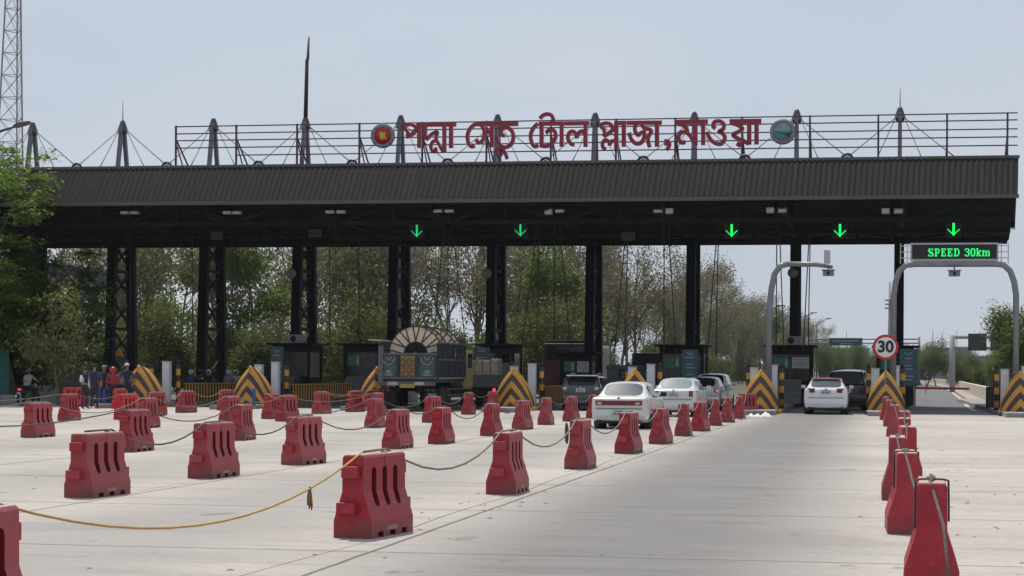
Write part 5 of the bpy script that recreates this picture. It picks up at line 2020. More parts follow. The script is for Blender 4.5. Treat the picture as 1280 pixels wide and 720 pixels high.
def person(label, loc, rz, shirt, trouser, head='cap', headmat='helmet_white', pose='stand', sleeve=None, H=1.72, seed=0, group=None):
    t = thing('person', label, 'person', loc, R(rz), group)
    s = H / 1.72
    r_ = random.Random(seed)
    sleeve = sleeve or shirt
    J = {}
    if pose == 'stand':
        st = r_.uniform(.09, .13)
        J.update(pelvis=((0, 0, .95), (.155, .115)), spine=((0, -.01, 1.14), (.145, .105)), chest=((0, 0, 1.33), (.175, .115)), neckb=((0, .0, 1.46), (.075, .07)), neck=((0, -.01, 1.51), .05),
                 chin=((0, -.03, 1.57), (.062, .075)), head=((0, -.02, 1.645), (.078, .095)), crown=((0, -.01, 1.70), (.05, .06)))
        for sx, n_ in ((-1, 'l'), (1, 'r')):
            J.update({n_ + 'hip': ((sx * .09, 0, .88), (.092, .10)), n_ + 'knee': ((sx * (st + .0), -.02, .50), .062), n_ + 'ank': ((sx * (st + .02), .02, .10), .042), n_ + 'toe': ((sx * (st + .05), -.15, .04), (.042, .035)),
                      n_ + 'sh': ((sx * .19, 0, 1.40), .066)})
            if (seed + (sx > 0)) % 3 == 0:
                J.update({n_ + 'el': ((sx * .27, -.02, 1.13), .046), n_ + 'wr': ((sx * .16, -.22, 1.05), .033), n_ + 'ha': ((sx * .09, -.28, 1.06), (.036, .028))})
            elif (seed + (sx > 0)) % 3 == 1:
                J.update({n_ + 'el': ((sx * .26, .03, 1.13), .046), n_ + 'wr': ((sx * .27, -.03, .90), .033), n_ + 'ha': ((sx * .265, -.05, .81), (.036, .028))})
            else:
                J.update({n_ + 'el': ((sx * .30, .04, 1.15), .046), n_ + 'wr': ((sx * .19, -.12, .98), .033), n_ + 'ha': ((sx * .15, -.17, .95), (.036, .028))})
    else:      # riding, sitting astride at .78
        J.update(pelvis=((0, .10, .86), (.16, .13)), spine=((0, .04, 1.03), (.15, .11)), chest=((0, -.04, 1.22), (.175, .12)), neckb=((0, -.08, 1.35), (.075, .07)), neck=((0, -.10, 1.40), .05),
                 chin=((0, -.13, 1.46), (.062, .075)), head=((0, -.13, 1.53), (.078, .095)), crown=((0, -.12, 1.585), (.05, .06)))
        for sx, n_ in ((-1, 'l'), (1, 'r')):
            J.update({n_ + 'hip': ((sx * .11, .04, .82), (.095, .10)), n_ + 'knee': ((sx * .24, -.34, .70), .066), n_ + 'ank': ((sx * .22, -.10, .32), .045), n_ + 'toe': ((sx * .25, -.26, .26), (.042, .035)),
                      n_ + 'sh': ((sx * .19, -.05, 1.29), .066), n_ + 'el': ((sx * .32, -.22, 1.08), .046), n_ + 'wr': ((sx * .30, -.42, 1.02), .033), n_ + 'ha': ((sx * .29, -.50, 1.01), (.036, .03))})
    for n_ in 'lr':       # five short fingers on each hand
        h_, w_ = Vector(J[n_ + 'ha'][0]), Vector(J[n_ + 'wr'][0])
        d = (h_ - w_).normalized()
        side = d.cross(Vector((0, 0, 1))) if abs(d.z) < .8 else Vector((0, 1, 0))
        side.normalize()
    J = {k: (tuple(c * s for c in v[0]), tuple(q * s for q in v[1]) if isinstance(v[1], tuple) else v[1] * s) for k, v in J.items()}
    B = [('pelvis', 'spine'), ('spine', 'chest'), ('chest', 'neckb'), ('neckb', 'neck'), ('neck', 'chin'), ('chin', 'head'), ('head', 'crown')]
    Mb = {('pelvis', 'spine'): shirt, ('spine', 'chest'): shirt, ('chest', 'neckb'): shirt, ('neckb', 'neck'): 'skin', ('neck', 'chin'): 'skin', ('chin', 'head'): 'skin', ('head', 'crown'): 'hair_black'}
    for n_ in 'lr':
        B += [('pelvis', n_ + 'hip'), (n_ + 'hip', n_ + 'knee'), (n_ + 'knee', n_ + 'ank'), (n_ + 'ank', n_ + 'toe'), ('chest', n_ + 'sh'), (n_ + 'sh', n_ + 'el'), (n_ + 'el', n_ + 'wr'), (n_ + 'wr', n_ + 'ha')]
        Mb.update({('pelvis', n_ + 'hip'): trouser, (n_ + 'hip', n_ + 'knee'): trouser, (n_ + 'knee', n_ + 'ank'): trouser, (n_ + 'ank', n_ + 'toe'): 'shoe_black', ('chest', n_ + 'sh'): shirt,
                   (n_ + 'sh', n_ + 'el'): sleeve, (n_ + 'el', n_ + 'wr'): sleeve if r_.random() < .6 else 'skin', (n_ + 'wr', n_ + 'ha'): 'skin'})
    figure(J, B, Mb, 'body', t, 'skin')
    hp = Vector(J['head'][0])
    m = MB()
    if head == 'helmet':
        m.lathe((hp.x, hp.y + .01, hp.z), [(.115, -.10), (.135, -.03), (.138, .03), (.118, .10), (.07, .145), (.001, .16)], headmat, n=16)
        hm = m.build('helmet', t)
        m = MB()
        m.box((hp.x, hp.y - .128, hp.z - .01), (.17, .03, .09), 'car_glass', bev=.012)
        m.build('visor', hm)
    else:
        m.lathe((hp.x, hp.y + .005, hp.z), [(.104, .025), (.112, .06), (.095, .105), (.05, .125), (.001, .13)], headmat, n=16)
        m.box((hp.x, hp.y - .13, hp.z + .035), (.14, .12, .015), headmat, bev=.006)
        m.build('cap', t)
    m = MB()           # brow, nose, mouth and ears
    m.box((hp.x, hp.y - .100, hp.z - .02), (.022, .03, .04), 'skin', bev=.008)
    m.box((hp.x, hp.y - .088, hp.z - .062), (.045, .012, .010), 'tail_maroon')
    for sx in (-1, 1):
        m.box((hp.x + sx * .03, hp.y - .090, hp.z + .005), (.022, .012, .010), 'black_plastic')
        m.box((hp.x + sx * .082, hp.y + .0, hp.z - .01), (.016, .03, .05), 'skin', bev=.006)
    m.build('face', t)
    if pose == 'stand':
        m = MB()
        m.lathe((0, 0, 1.0 * s), [(.165 * s, -.03), (.168 * s, .0), (.165 * s, .03)], 'black_plastic', n=16)
        o = m.build('belt', t)
        o.scale = (1, .78, 1)
    return t
PEOPLE = [(105.5, 511.5, 70, 'uniform_navy', 'uniform_navy', 'cap', 'uniform_navy', 'shirt_white', 1.68, 'guard in navy vest with white sleeves, leftmost of the standing guards'),
          (118, 510.5, 190, 'uniform_navy', 'uniform_navy', 'cap', 'uniform_navy', 'shirt_blue', 1.80, 'tall guard in navy with blue sleeve badge, second from left'),
          (130, 509.5, 30, 'uniform_navy', 'uniform_navy', 'cap', 'shirt_grey', 'uniform_navy', 1.76, 'guard in navy and pale cap beside the red shirt'),
          (141, 510, 200, 'shirt_red', 'trouser_dark', 'helmet', 'helmet_red', 'shirt_red', 1.66, 'person in red shirt and red helmet among the guards'),
          (149, 507, 160, 'shirt_grey', 'trouser_dark', 'cap', 'hair_black', 'shirt_grey', 1.6, 'person in grey shirt half hidden behind the red shirt'),
          (158.5, 509, 20, 'uniform_navy', 'uniform_navy', 'cap', 'helmet_white', 'shirt_blue', 1.86, 'tall guard in navy nearest the striped nose')]
for i, (px, py, rz, sh, trm, hd, hm, slv, H_, lab) in enumerate(PEOPLE):
    x, y = G(px, py)
    person(lab, (x, y, 0), rz, sh, trm, hd, hm, 'stand', slv, H_, i)
def motorcycle(label, loc, rz, group=None, lit=True):
    """front towards -y"""
    t = thing('motorcycle', label, 'motorcycle', loc, R(rz), group)
    for yy in (-.66, .62):
        wh = thing('wheel', None, None)
        wh.parent = t
        m = MB()
        m.lathe((0, yy, .31), [(.24, -.05), (.29, -.055), (.31, 0), (.29, .055), (.24, .05), (.24, -.05)], 'rubber', 'X', 22)
        m.build('tyre', wh)
        m = MB()
        m.lathe((0, yy, .31), [(.06, -.06), (.06, .06)], 'rim', 'X', 12)
        for k in range(5):
            a = 2 * math.pi * k / 5
            m.bar((0, yy, .31), (0, yy + .25 * math.cos(a), .31 + .25 * math.sin(a)), .035, 'rim')
        m.build('rim', wh)
    m = MB()
    m.tube([(0, -.45, .92), (0, -.2, .72), (0, .15, .62), (0, .62, .33)], .045, 'black_matte', 8)
    m.tube([(0, -.42, .80), (0, -.30, .42), (0, .2, .36), (0, .62, .32)], .04, 'black_matte', 8)
    m.box((0, -.02, .45), (.26, .42, .32), 'truck_grey', bev=.05)
    m.build('frame', t)
    m = MB()
    m.box((0, -.20, .82), (.26, .46, .20), 'car_black', bev=.07)
    m.build('fuel_tank', t)
    m = MB()
    m.box((0, .34, .80), (.25, .74, .10), 'black_matte', bev=.04)
    m.build('seat', t)
    m = MB()
    for sx in (-1, 1):
        m.tube([(sx * .08, -.42, .98), (sx * .07, -.66, .31)], .025, 'chrome', 6)
    m.tube([(-.36, -.38, 1.02), (-.2, -.44, 1.0), (0, -.46, .98), (.2, -.44, 1.0), (.36, -.38, 1.02)], .016, 'black_matte', 6)
    m.build('handlebar', t)
    for sx in (-1, 1):
        m = MB()
        m.bar((sx * .26, -.42, 1.0), (sx * .33, -.44, 1.16), .012, 'black_matte')
        m.box((sx * .35, -.44, 1.19), (.12, .02, .07), 'chrome', bev=.008)
        m.build('mirror', t)
    m = MB()
    m.lathe((0, -.58, .90), [(.001, -.05), (.085, -.04), (.09, .02), (.05, .09), (.001, .1)], 'lamp_clear', 'Y', 14)
    m.build('headlight', t)
    m = MB()
    m.box((0, .76, .72), (.14, .05, .07), 'tail_lit' if lit else 'tail_red', bev=.015)
    m.build('tail_light', t)
    m = MB()
    m.box((0, .80, .52), (.17, .02, .15), 'plate_white')
    m.build('number_plate', t)
    m = MB()
    m.box((0, .66, .62), (.16, .36, .03), 'black_plastic', bev=.01)
    m.box((0, -.66, .645), (.12, .4, .02), 'black_plastic', bev=.008)
    m.build('mudguard', t)
    m = MB()
    m.tube([(.13, -.1, .3), (.15, .3, .30), (.16, .75, .42)], [.025, .04, .045], 'chrome', 8)
    m.build('exhaust', t)
    return t
x, y = G(35, 507)
motorcycle('black motorcycle with lit tail lamp at the far left', (x, y, 0), 174)
person('rider in grey jacket on the motorcycle at the far left', (x, y, 0), 174, 'shirt_grey', 'trouser_dark', 'helmet', 'helmet_black', 'ride', None, 1.72, 20)
BK = [(238, 97.0, 'helmet_white', 'shirt_blue', 'left of the white cabinet gap'), (252, 101.0, 'helmet_black', 'uniform_navy', ''), (247, 106.0, 'helmet_red', 'shirt_red', ''), (262, 99.0, 'helmet_white', 'uniform_navy', ''), (285, 98.0, 'helmet_white', 'shirt_grey', ''), (296, 102.0, 'helmet_white', 'shirt_white', '')]
names_b = ['black motorcycle with rider in blue, leftmost behind the striped guard rail', 'black motorcycle with navy clad rider behind the striped guard rail', 'black motorcycle with red helmeted rider behind the striped rail', 'black motorcycle with white helmeted navy rider beside the second column',
           'black motorcycle with rider in grey, right of the second column', 'black motorcycle with rider in white, rightmost behind the striped rail']
for i, (px, Y, hm, sh, _) in enumerate(BK):
    x = P(px, 470, Y)[0]
    motorcycle(names_b[i], (x, Y, 0), rnd.uniform(-12, 12) + (0 if i % 2 else 180), 'motorcycles queuing behind the rail', False)
    person(names_b[i].replace('black motorcycle with', 'person:').replace('person: rider', 'rider').replace('person: ', 'rider, '), (x, Y, 0), 0 if i % 2 else 180, sh, 'trouser_dark', 'helmet', hm, 'ride', None, 1.7, 30 + i, 'riders queuing behind the rail')
# drums, cones and litter
x, y = G(171, 507)
t = thing('plastic_drum', 'blue plastic drum left of the leftmost striped nose', 'drum', (x, 82.0, 0))
m = MB()
m.lathe((0, 0, 0), [(.001, 0), (.26, 0), (.29, .04), (.29, .3), (.305, .32), (.29, .34), (.29, .6), (.305, .62), (.29, .64), (.28, .88), (.25, .90), (.001, .90)], 'blue_plastic', n=20)
m.build('shell', t)
m = MB()
m.lathe((0, 0, .9), [(.27, 0), (.27, .03), (.001, .035)], 'blue_plastic', n=20)
m.build('lid', t)
def flexpost(px, py, mt, label, h):
    x, y = G(px, py)
    t = thing('marker_post', label, 'marker post', (x, y, 0))
    m = MB()
    m.lathe((0, 0, 0), [(.001, 0), (.20, 0), (.20, .06), (.09, .12), (.07, .2)], mt, n=16)
    m.build('base', t)
    m = MB()
    m.lathe((0, 0, .18), [(.075, 0), (.065, h * .75), (.09, h * .8), (.09, h - .22), (.05, h - .18), (.001, h - .18)], mt, n=14)
    m.build('pole', t)
flexpost(317.5, 511, 'blue_plastic', 'blue plastic marker post by the lane 8 nose', .88)
flexpost(303.5, 506.5, 'green_plastic', 'green plastic marker post left of the blue one', .62)
def litter(px, py, s, mt, label, n=5):
    x, y = G(px, py)
    m = MB()
    r_ = random.Random(int(px))
    for k in range(n):
        c = Vector((x + r_.uniform(-1, 1) * s, y + r_.uniform(-1, 1) * s * .6, .0))
        hh = r_.uniform(.25, .6) * s
        vs = [c + Vector((math.cos(a) * s * r_.uniform(.25, .6), math.sin(a) * s * r_.uniform(.25, .6), 0.004)) for a in [1.05 * q for q in range(6)]]
        vs.append(c + Vector((r_.uniform(-.1, .1) * s, 0, hh)))
        m.add(vs, [(q, (q + 1) % 6, 6) for q in range(6)], mt, True)
    tag(m.build('litter_bag', fix=False), label, 'litter')
litter(953, 521, .42, 'litter_white', 'white plastic bags lying by the curved pole nose')
litter(925, 524, .12, 'litter_white', 'small scrap of white litter left of the white bags', 3)
litter(200, 519.5, .28, 'litter_blue', 'pale blue plastic litter near the leftmost noses', 3)
litter(1247, 603, .05, 'litter_white', 'tiny pale scrap of paper on the right concrete lane', 2)
db = MB()
r_ = random.Random(3)
for k in range(260):
    x, y = r_.choice([r_.uniform(-14, 3.5), r_.uniform(.75, 2.0), r_.uniform(-5.4, -4.0)]), r_.uniform(14, 70)
    s = r_.uniform(.012, .042)
    db.add([(x + s * math.cos(a) * r_.uniform(.6, 1.2), y + s * math.sin(a) * r_.uniform(.6, 1.4), .003) for a in [R(60 * q) for q in range(6)]] + [(x, y, s * .35)], [(q, (q + 1) % 6, 6) for q in range(6)], 'concrete_block', True)
o = db.build('debris', fix=False)
o['kind'] = 'stuff'

# ------------------------------------------------------------------ buildings on the left, lamp post, tower
bx1 = P(131, 330, 117)[0]
bx0 = bx1 - 4
bl = thing('office_building', 'dark flat roofed toll office with grey fascia behind the left tree', 'building', (0, 0, 0))
ztop = P(100, 328, 108.5)[1]
m = MB()
m.box(((bx0 + bx1) / 2 - 6, 113, ztop - .62), (bx1 - bx0 + 12, 9, 1.25), 'building_grey')
m.build('fascia', bl)
m = MB()
m.box(((bx0 + bx1) / 2 - 6, 114, (ztop - 1.2) / 2), (bx1 - bx0 + 11.2, 6, ztop - 1.25), 'building_wall')
m.build('wall', bl)
for k in range(4):
    m = MB()
    m.box((bx1 - .35 - k * 3.4, 108.9, (ztop - 1.25) / 2), (.45, .45, ztop - 1.25), 'building_col')
    m.build('column', bl)
for k in range(4):
    m = MB()
    m.box((bx1 - 2.1 - k * 3.4, 110.98, 2.0), (2.0, .06, 2.6), 'glass_booth')
    w_ = m.build('window', bl)
    m = MB()
    m.box((bx1 - 2.1 - k * 3.4, 110.93, 2.0), (.08, .05, 2.6), 'building_grey')
    m.build('frame', w_)
m = MB()
x, z = P(149, 452, 106.5)
xb, _ = P(4, 460, 84)
kb = MB()
kb.box((-39.0, 85.2, .22), (9.0, .4, .46), 'kerb', bev=.03)
tag(kb.build('low_wall'), 'low grey kerb wall behind the motorcycle at far left', 'low wall')
ts = thing('sheet_panel', 'teal sheet panel at the left photo edge', 'panel', (P(1, 460, 86)[0], 86, 0))
m = MB()
m.box((0, 0, 1.5), (.8, .05, 2.2), 'teal_sheet')
m.build('panel', ts)
m = MB()
for sx in (-.35, .35):
    m.bar((sx, .06, 0), (sx, .06, 2.5), .06, 'grey_steel')
m.build('post', ts)
yb = thing('warning_sign', 'yellow warning panel on pale stand inside the leftmost column', 'sign', (P(149, 450, 108)[0], 107.9, 0))
m = MB()
m.box((0, 0, 1.2), (.7, .1, 2.2), 'building_col')
m.build('stand', yb)
m = MB()
m.prism([(-.32, 2.36), (.32, 2.36), (0, 2.95)], -.06, .0, 'yellow_paint')
m.build('panel', yb)

lp = thing('street_lamp', 'dark street lamp arm entering at the upper left', 'street lamp', (0, 0, 0))
YL = 62.0
a, b_, c = P(-30, 176, YL), P(2, 163.5, YL), P(38, 152.5, YL)
m = MB()
m.tube([(a[0], YL, 0), (a[0], YL, a[1] - .3), (a[0] + .1, YL, a[1]), (b_[0], YL, b_[1]), (P(24, 156, YL)[0], YL, P(24, 156.5, YL)[1])], [.11, .07, .06, .045, .04], 'cap_dark', 8)
m.build('pole', lp)
d = P(22, 157, YL)
m = MB()
m.tube([(d[0] - .15, YL, d[1] - .03), (d[0] + .02, YL, d[1] + .02), (c[0] - .06, YL, c[1] - .02), (c[0], YL, c[1])], [.05, .10, .08, .03], 'cap_dark', 8)
m.build('lamp_head', lp)

tw = thing('lattice_tower', 'tall thin lattice mast tower at the upper left', 'tower', (0, 0, 0))
YT_ = 165.0
def twx(z):      # half width by height
    return max(.5, .72 + (32 - z) * .036)
zt0 = P(20, 0, YT_)[1] + 6
xc = P(20, 100, YT_)[0]
LEGS = ((-1, -1), (1, -1), (-.35, 1))
def tleg(k, z):
    return Vector((xc + LEGS[k][0] * twx(z), YT_ + LEGS[k][1] * twx(z), z))
for k in range(3):
    m = MB()
    m.bar(tleg(k, 0), tleg(k, zt0), .12, 'tower_steel')
    m.build('leg', tw)
m = MB()
z = 0
while z < zt0 - 2:
    for k in range(3):
        q = (k + 1) % 3
        m.bar(tleg(k, z), tleg(q, z + 1.95), .035, 'tower_steel')
        m.bar(tleg(q, z), tleg(k, z + 1.95), .035, 'tower_steel')
        m.bar(tleg(k, z), tleg(q, z), .05, 'tower_steel')
    z += 1.95
m.build('lattice', tw)

# ------------------------------------------------------------------ far road: gantries, sign, lamps, bus, buildings
def far_gantry(label, Y, pxa, pxb, pytop, pole_px, panels, beam_py, r=.16, mt='gantry_grey'):
    t = thing('sign_gantry', label, 'sign gantry', (0, 0, 0), 0, 'sign gantries over the far road')
    x0, x1 = P(pxa, 440, Y)[0], P(pxb, 440, Y)[0]
    for q in pole_px:
        m = MB()
        x = P(q, 440, Y)[0]
        m.tube([(x, Y, 0), (x, Y, P(q, pytop, Y)[1])], r * 1.6, mt, 10)
        m.build('pole', t)
    for py in beam_py:
        m = MB()
        m.tube([(x0, Y, P(pxa, py, Y)[1]), (x1, Y, P(pxb, py, Y)[1])], r, mt, 8)
        m.build('beam', t)
    for (xa, xb, ya, yb_, pm) in panels:
        a, b_ = P(xa, ya, Y), P(xb, yb_, Y)
        m = MB()
        m.box(((a[0] + b_[0]) / 2, Y - .28, (a[1] + b_[1]) / 2), (b_[0] - a[0], .12, a[1] - b_[1]), pm)
        o = m.build('sign_panel', t)
        m = MB()
        for k in range(3):
            m.box((a[0] + (b_[0] - a[0]) * (k + .5) / 3, Y - .2, (a[1] + b_[1]) / 2), (.12, .1, (a[1] - b_[1]) * .98), mt)
        m.build('stiffener', o)
    return t
far_gantry('grey pipe gantry with two dark panels over the exit road', 190.0, 1190, 1400, 419, [1190.5, 1396], [(1210, 1233, 417, 438.5, 'panel_back'), (1238, 1264, 417, 438.5, 'panel_back'), (1275, 1310, 417, 438.5, 'panel_back')], [421.5, 435])
g2 = far_gantry('far gantry with one dark green sign left of the 30 sign', 300.0, 1008, 1150, 421, [1009, 1149], [(1036.5, 1078, 422.5, 432, 'sign_green')], [424, 429], .10, 'grey_steel')
m = MB()
a, b_ = P(1040, 426, 300), P(1075, 430, 300)
for k, (f0, f1, pyy) in enumerate(((0.02, .98, 426.2), (.3, .72, 429.6))):
    z = P(1050, pyy, 300)[1]
    for q in range(12):
        u = f0 + (f1 - f0) * (q + .2) / 12
        m.box((a[0] + (b_[0] - a[0]) * u, 299.6, z), (.22, .02, .16), 'board_text')
m.build('print', g2)
cs = thing('chevron_sign', 'dark square sign with white left chevron beyond the boom', 'sign', (P(1157.5, 468, 176)[0], 176, 0))
m = MB()
zc = P(1157, 468, 176)[1]
m.box((0, 0, zc), (.95, .06, 1.0), 'panel_back', bev=.01)
m.build('plate', cs)
m = MB()
m.bar((.16, -.045, zc + .26), (-.13, -.045, zc), .10, 'sign_white', .02)
m.bar((.16, -.045, zc - .26), (-.13, -.045, zc), .10, 'sign_white', .022)
m.build('chevron_mark', cs)
m = MB()
m.bar((0, .05, 0), (0, .05, zc), .08, 'grey_steel')
m.build('post', cs)
fb = thing('bus', 'far white bus approaching beyond the gantry pole', 'bus', (P(1195.5, 470, 330)[0], 330, 0))
m = MB()
m.box((0, 4, 1.65), (2.3, 8, 2.5), 'white_paint', bev=.12)
m.build('body', fb)
m = MB()
m.box((0, -.02, 2.0), (2.0, .06, 1.0), 'glass_booth')
m.build('windscreen', fb)
m = MB()
m.box((0, -.03, .6), (2.2, .1, .4), 'black_matte')
m.build('bumper', fb)
for sx in (-1, 1):
    for yy in (1.6, 6.2):
        wheel_set(fb, sx * 1.0, yy, .48, .3)
def far_lamp(px, py, pxe, pye, Y, label):
    x, z = P(px, py, Y)
    xe, ze = P(pxe, pye, Y)
    t = thing('street_lamp', label, 'street lamp', (x, Y, 0), 0, 'street lamps among the far trees')
    m = MB()
    m.tube([(0, 0, 0), (0, 0, z)], [.12, .07], 'cap_dark', 8)
    m.build('pole', t)
    m = MB()
    m.tube([(0, 0, z - .1), ((xe - x), 0, ze)], .05, 'cap_dark', 6)
    m.build('arm', t)
    m = MB()
    m.box((xe - x - .1, 0, ze), (.9, .25, .12), 'cap_dark', bev=.03)
    m.build('lamp_head', t)
far_lamp(961, 386, 977, 382, 210, 'far lamp arm left of the camera pole column')
far_lamp(1000, 396, 1018, 391, 270, 'far lamp arm just right of the camera pole column')
far_lamp(1021, 403, 1037, 398, 330, 'farthest lamp arm above the end of the trees')
mp = thing('mast', 'slim mast with round platform left of the rightmost column', 'mast', (P(1112, 400, 400)[0], 400, 0))
zt = P(1112, 352, 400)[1]
m = MB()
m.tube([(0, 0, 0), (0, 0, zt)], [.4, .2], 'tower_steel', 8)
m.build('pole', mp)
m = MB()
for py in (376, 381, 386):
    m.lathe((0, 0, P(1112, py, 400)[1]), [(.2, 0), (1.0, 0), (1.0, .25), (.2, .25)], 'tower_steel', n=14)
m.build('platform', mp)
m = MB()
for (px, py0, w_, hh) in ((1045, 437, 3.0, 8), (1073, 434, 4, 9)):
    pass
for i, (px, top, w_, Y, lab) in enumerate(((1186, 436, 9, 430, 'pale far building left of the gantry pole'), (1210, 446, 18, 480, 'wide grey far building behind the gantry panels'), (1057, 436, 12, 520, 'pale far building behind the trees under the green sign'))):
    x, z = P(px, top, Y)
    t = thing('far_building', lab, 'building', (x, Y, 0))
    m = MB()
    m.box((0, 4, z / 2), (w_, 8, z), 'far_building')
    m.build('wall', t)
    m = MB()
    m.box((0, 4, z + .15), (w_ + .6, 8.6, .3), 'far_building')
    m.build('roof', t)
    for r_ in range(2):
        m = MB()
        for k in range(int(w_ / 2.4)):
            m.box((-w_ / 2 + 1.3 + k * 2.4, -.03, z - 2 - r_ * 3), (1.1, .06, 1.3), 'glass_booth')
        m.build('window', t)
for i, (px, py) in enumerate(((1058, 414), (1105, 419), (1166, 412), (1178, 415), (1196, 413), (1118, 418))):
    Y = 600
    x, z = P(px, py, Y)
    t = MB()
    t.tube([(x, Y, 0), (x, Y, z)], [.28, .10], 'tower_steel', 6)
    tag(t.build('far_mast'), 'thin far mast on the hazy skyline', 'mast', 'thin masts on the hazy skyline')

# ------------------------------------------------------------------ trees
def leaf_mesh(name, pts, sizes, mt, seed, flat=.0):
    """separate leaf faces, one small folded quad for each point"""
    rs = np.random.RandomState(seed)
    n = len(pts)
    pts = np.asarray(pts)
    d = rs.normal(size=(n, 3))
    d[:, 2] *= (1 - flat)
    d /= np.linalg.norm(d, axis=1)[:, None]
    e = rs.normal(size=(n, 3))
    e[:, 2] *= (1 - flat)
    e -= d * (d * e).sum(1)[:, None]
    e /= np.linalg.norm(e, axis=1)[:, None]
    s = np.asarray(sizes)[:, None]
    V = np.empty((n, 4, 3))
    V[:, 0] = pts - d * s * .5
    V[:, 1] = pts + e * s * .27
    V[:, 2] = pts + d * s * .5
    V[:, 3] = pts - e * s * .27
    me = bpy.data.meshes.new(name)
    me.vertices.add(n * 4)
    me.vertices.foreach_set('co', V.reshape(-1))
    me.loops.add(n * 4)
    me.loops.foreach_set('vertex_index', np.arange(n * 4, dtype=np.int32))
    me.polygons.add(n)
    me.polygons.foreach_set('loop_start', np.arange(0, n * 4, 4, dtype=np.int32))
    me.polygons.foreach_set('loop_total', np.full(n, 4, dtype=np.int32))
    me.materials.append(MATS[mt])
    me.update()
    me.validate()
    return me
def make_tree(seed, H, r0, first, spread, up, nleaf, lsize, lmat, bark, flat=.0, lean=.3, density=1.0, lo=.2, clump=.55, twig=3, fork=2):
    """trunk with limbs and twigs, leaves clustered at the twig ends"""
    rr = random.Random(seed)
    m = MB()
    tips = []
    def grow(p, d, L, r, lvl):
        n = 4 if lvl < 2 else 3
        pts, rs = [p], [r]
        dd = d.copy()
        for k in range(n):
            dd = (dd + Vector((rr.uniform(-1, 1), rr.uniform(-1, 1), rr.uniform(-.3, .8))) * (.16 if lvl == 0 else .28)).normalized()
            pts.append(pts[-1] + dd * L / n)
            rs.append(r * (1 - .62 * (k + 1) / n))
        m.tube(pts, rs, bark, 6 if lvl == 0 else (5 if lvl == 1 else 4), True, False)
        if lvl >= twig:
            tips.append((pts[-1], L))
            tips.append((pts[-2], L))
            return
        nb = [fork + 5, 5, 4, 3][lvl]
        for b in range(nb):
            t = rr.uniform(first if lvl == 0 else .25, 1.0)
            i = min(int(t * n), n - 1)
            q = pts[i].lerp(pts[i + 1], t * n - i)
            a = rr.uniform(0, 2 * math.pi)
            side = dd.cross(Vector((math.cos(a), math.sin(a), .3))).normalized()
            nd = (dd * (up * (.7 if lvl == 0 else 1)) + side * spread + Vector((0, 0, .15))).normalized()
            grow(q, nd, L * rr.uniform(.42, .68) * (1 if lvl else .78), rs[i] * .55, lvl + 1)
        grow(pts[-1], (dd + Vector((rr.uniform(-.4, .4), rr.uniform(-.4, .4), .2))).normalized(), L * .5, rs[-1], lvl + 1)
    grow(Vector((0, 0, 0)), Vector((rr.uniform(-lean, lean), rr.uniform(-lean, lean), 1)).normalized(), H * .62, r0, 0)
    rs = np.random.RandomState(seed)
    T = np.array([tuple(q) for q, _ in tips])
    keep = T[:, 2] > H * lo
    T = T[keep]
    w = rs.uniform(.25, 1.0, len(T)) ** 2
    idx = rs.choice(len(T), size=nleaf, p=w / w.sum())
    off = rs.normal(size=(nleaf, 3)) * clump
    off[:, 2] *= (1 - flat * .75)
    pts = T[idx] + off
    pts = pts[pts[:, 2] > .3]
    me = leaf_mesh('crown', pts, rs.uniform(.6, 1.35, len(pts)) * lsize, lmat, seed, flat)
    return m, me, bark
def place_tree(proto, name, label, cat, x, y, sc=1.0, rz=0.0, group=None, szz=1.0):
    t = thing(name, label, cat, (x, y, -.02), rz, group)
    t.scale = (sc, sc, sc * szz)
    if 'trunk_me' not in proto:
        o = proto['mb'].build('trunk', fix=False)
        proto['trunk_me'] = o.data
        bpy.data.objects.remove(o)
    for nm, me in (('trunk', proto['trunk_me']), ('crown', proto['crown'])):
        o = bpy.data.objects.new(nm, me)
        COL.objects.link(o)
        o.parent = t
    return t
def proto(*a, **k):
    mb, crown, bark = make_tree(*a, **k)
    return {'mb': mb, 'crown': crown}
FOREST = [proto(11, 14.0, .22, .30, .70, 1.0, 4000, .29, 'leaf_forest', 'bark', lean=.15, lo=.22, clump=.36),
          proto(12, 15.0, .20, .34, .55, 1.15, 2500, .26, 'leaf_dry', 'bark', lean=.2, lo=.30, clump=.32),
          proto(13, 13.0, .20, .24, .80, .9, 6500, .31, 'leaf_green', 'bark', lean=.15, lo=.15, clump=.42),
          proto(14, 15.5, .19, .38, .50, 1.2, 2400, .26, 'leaf_dry', 'bark_pale', lean=.25, lo=.3, clump=.30),
          proto(15, 14.5, .21, .28, .75, .95, 3800, .29, 'leaf_forest', 'bark_pale', lean=.2, lo=.18, clump=.38)]
BUSH = [proto(31, 3.6, .07, .05, 1.1, .7, 6000, .17, 'leaf_bush', 'bark', lo=.02, clump=.42),
        proto(32, 4.4, .08, .08, 1.0, .8, 6500, .18, 'leaf_bush', 'bark', lo=.02, clump=.50)]
rt = random.Random(21)
def near(lst, x, y, d):
    return any((a - x) ** 2 + (b - y) ** 2 < d * d for a, b in lst)
used = []
LABT = ['olive green slender forest tree behind the toll canopy', 'pale dry slender tree with thin leaves behind the canopy', 'fresh green bushy forest tree behind the toll canopy', 'tall bare pale forest tree behind the toll canopy', 'grey green branching forest tree behind the toll canopy']
count = 0
tries = 0
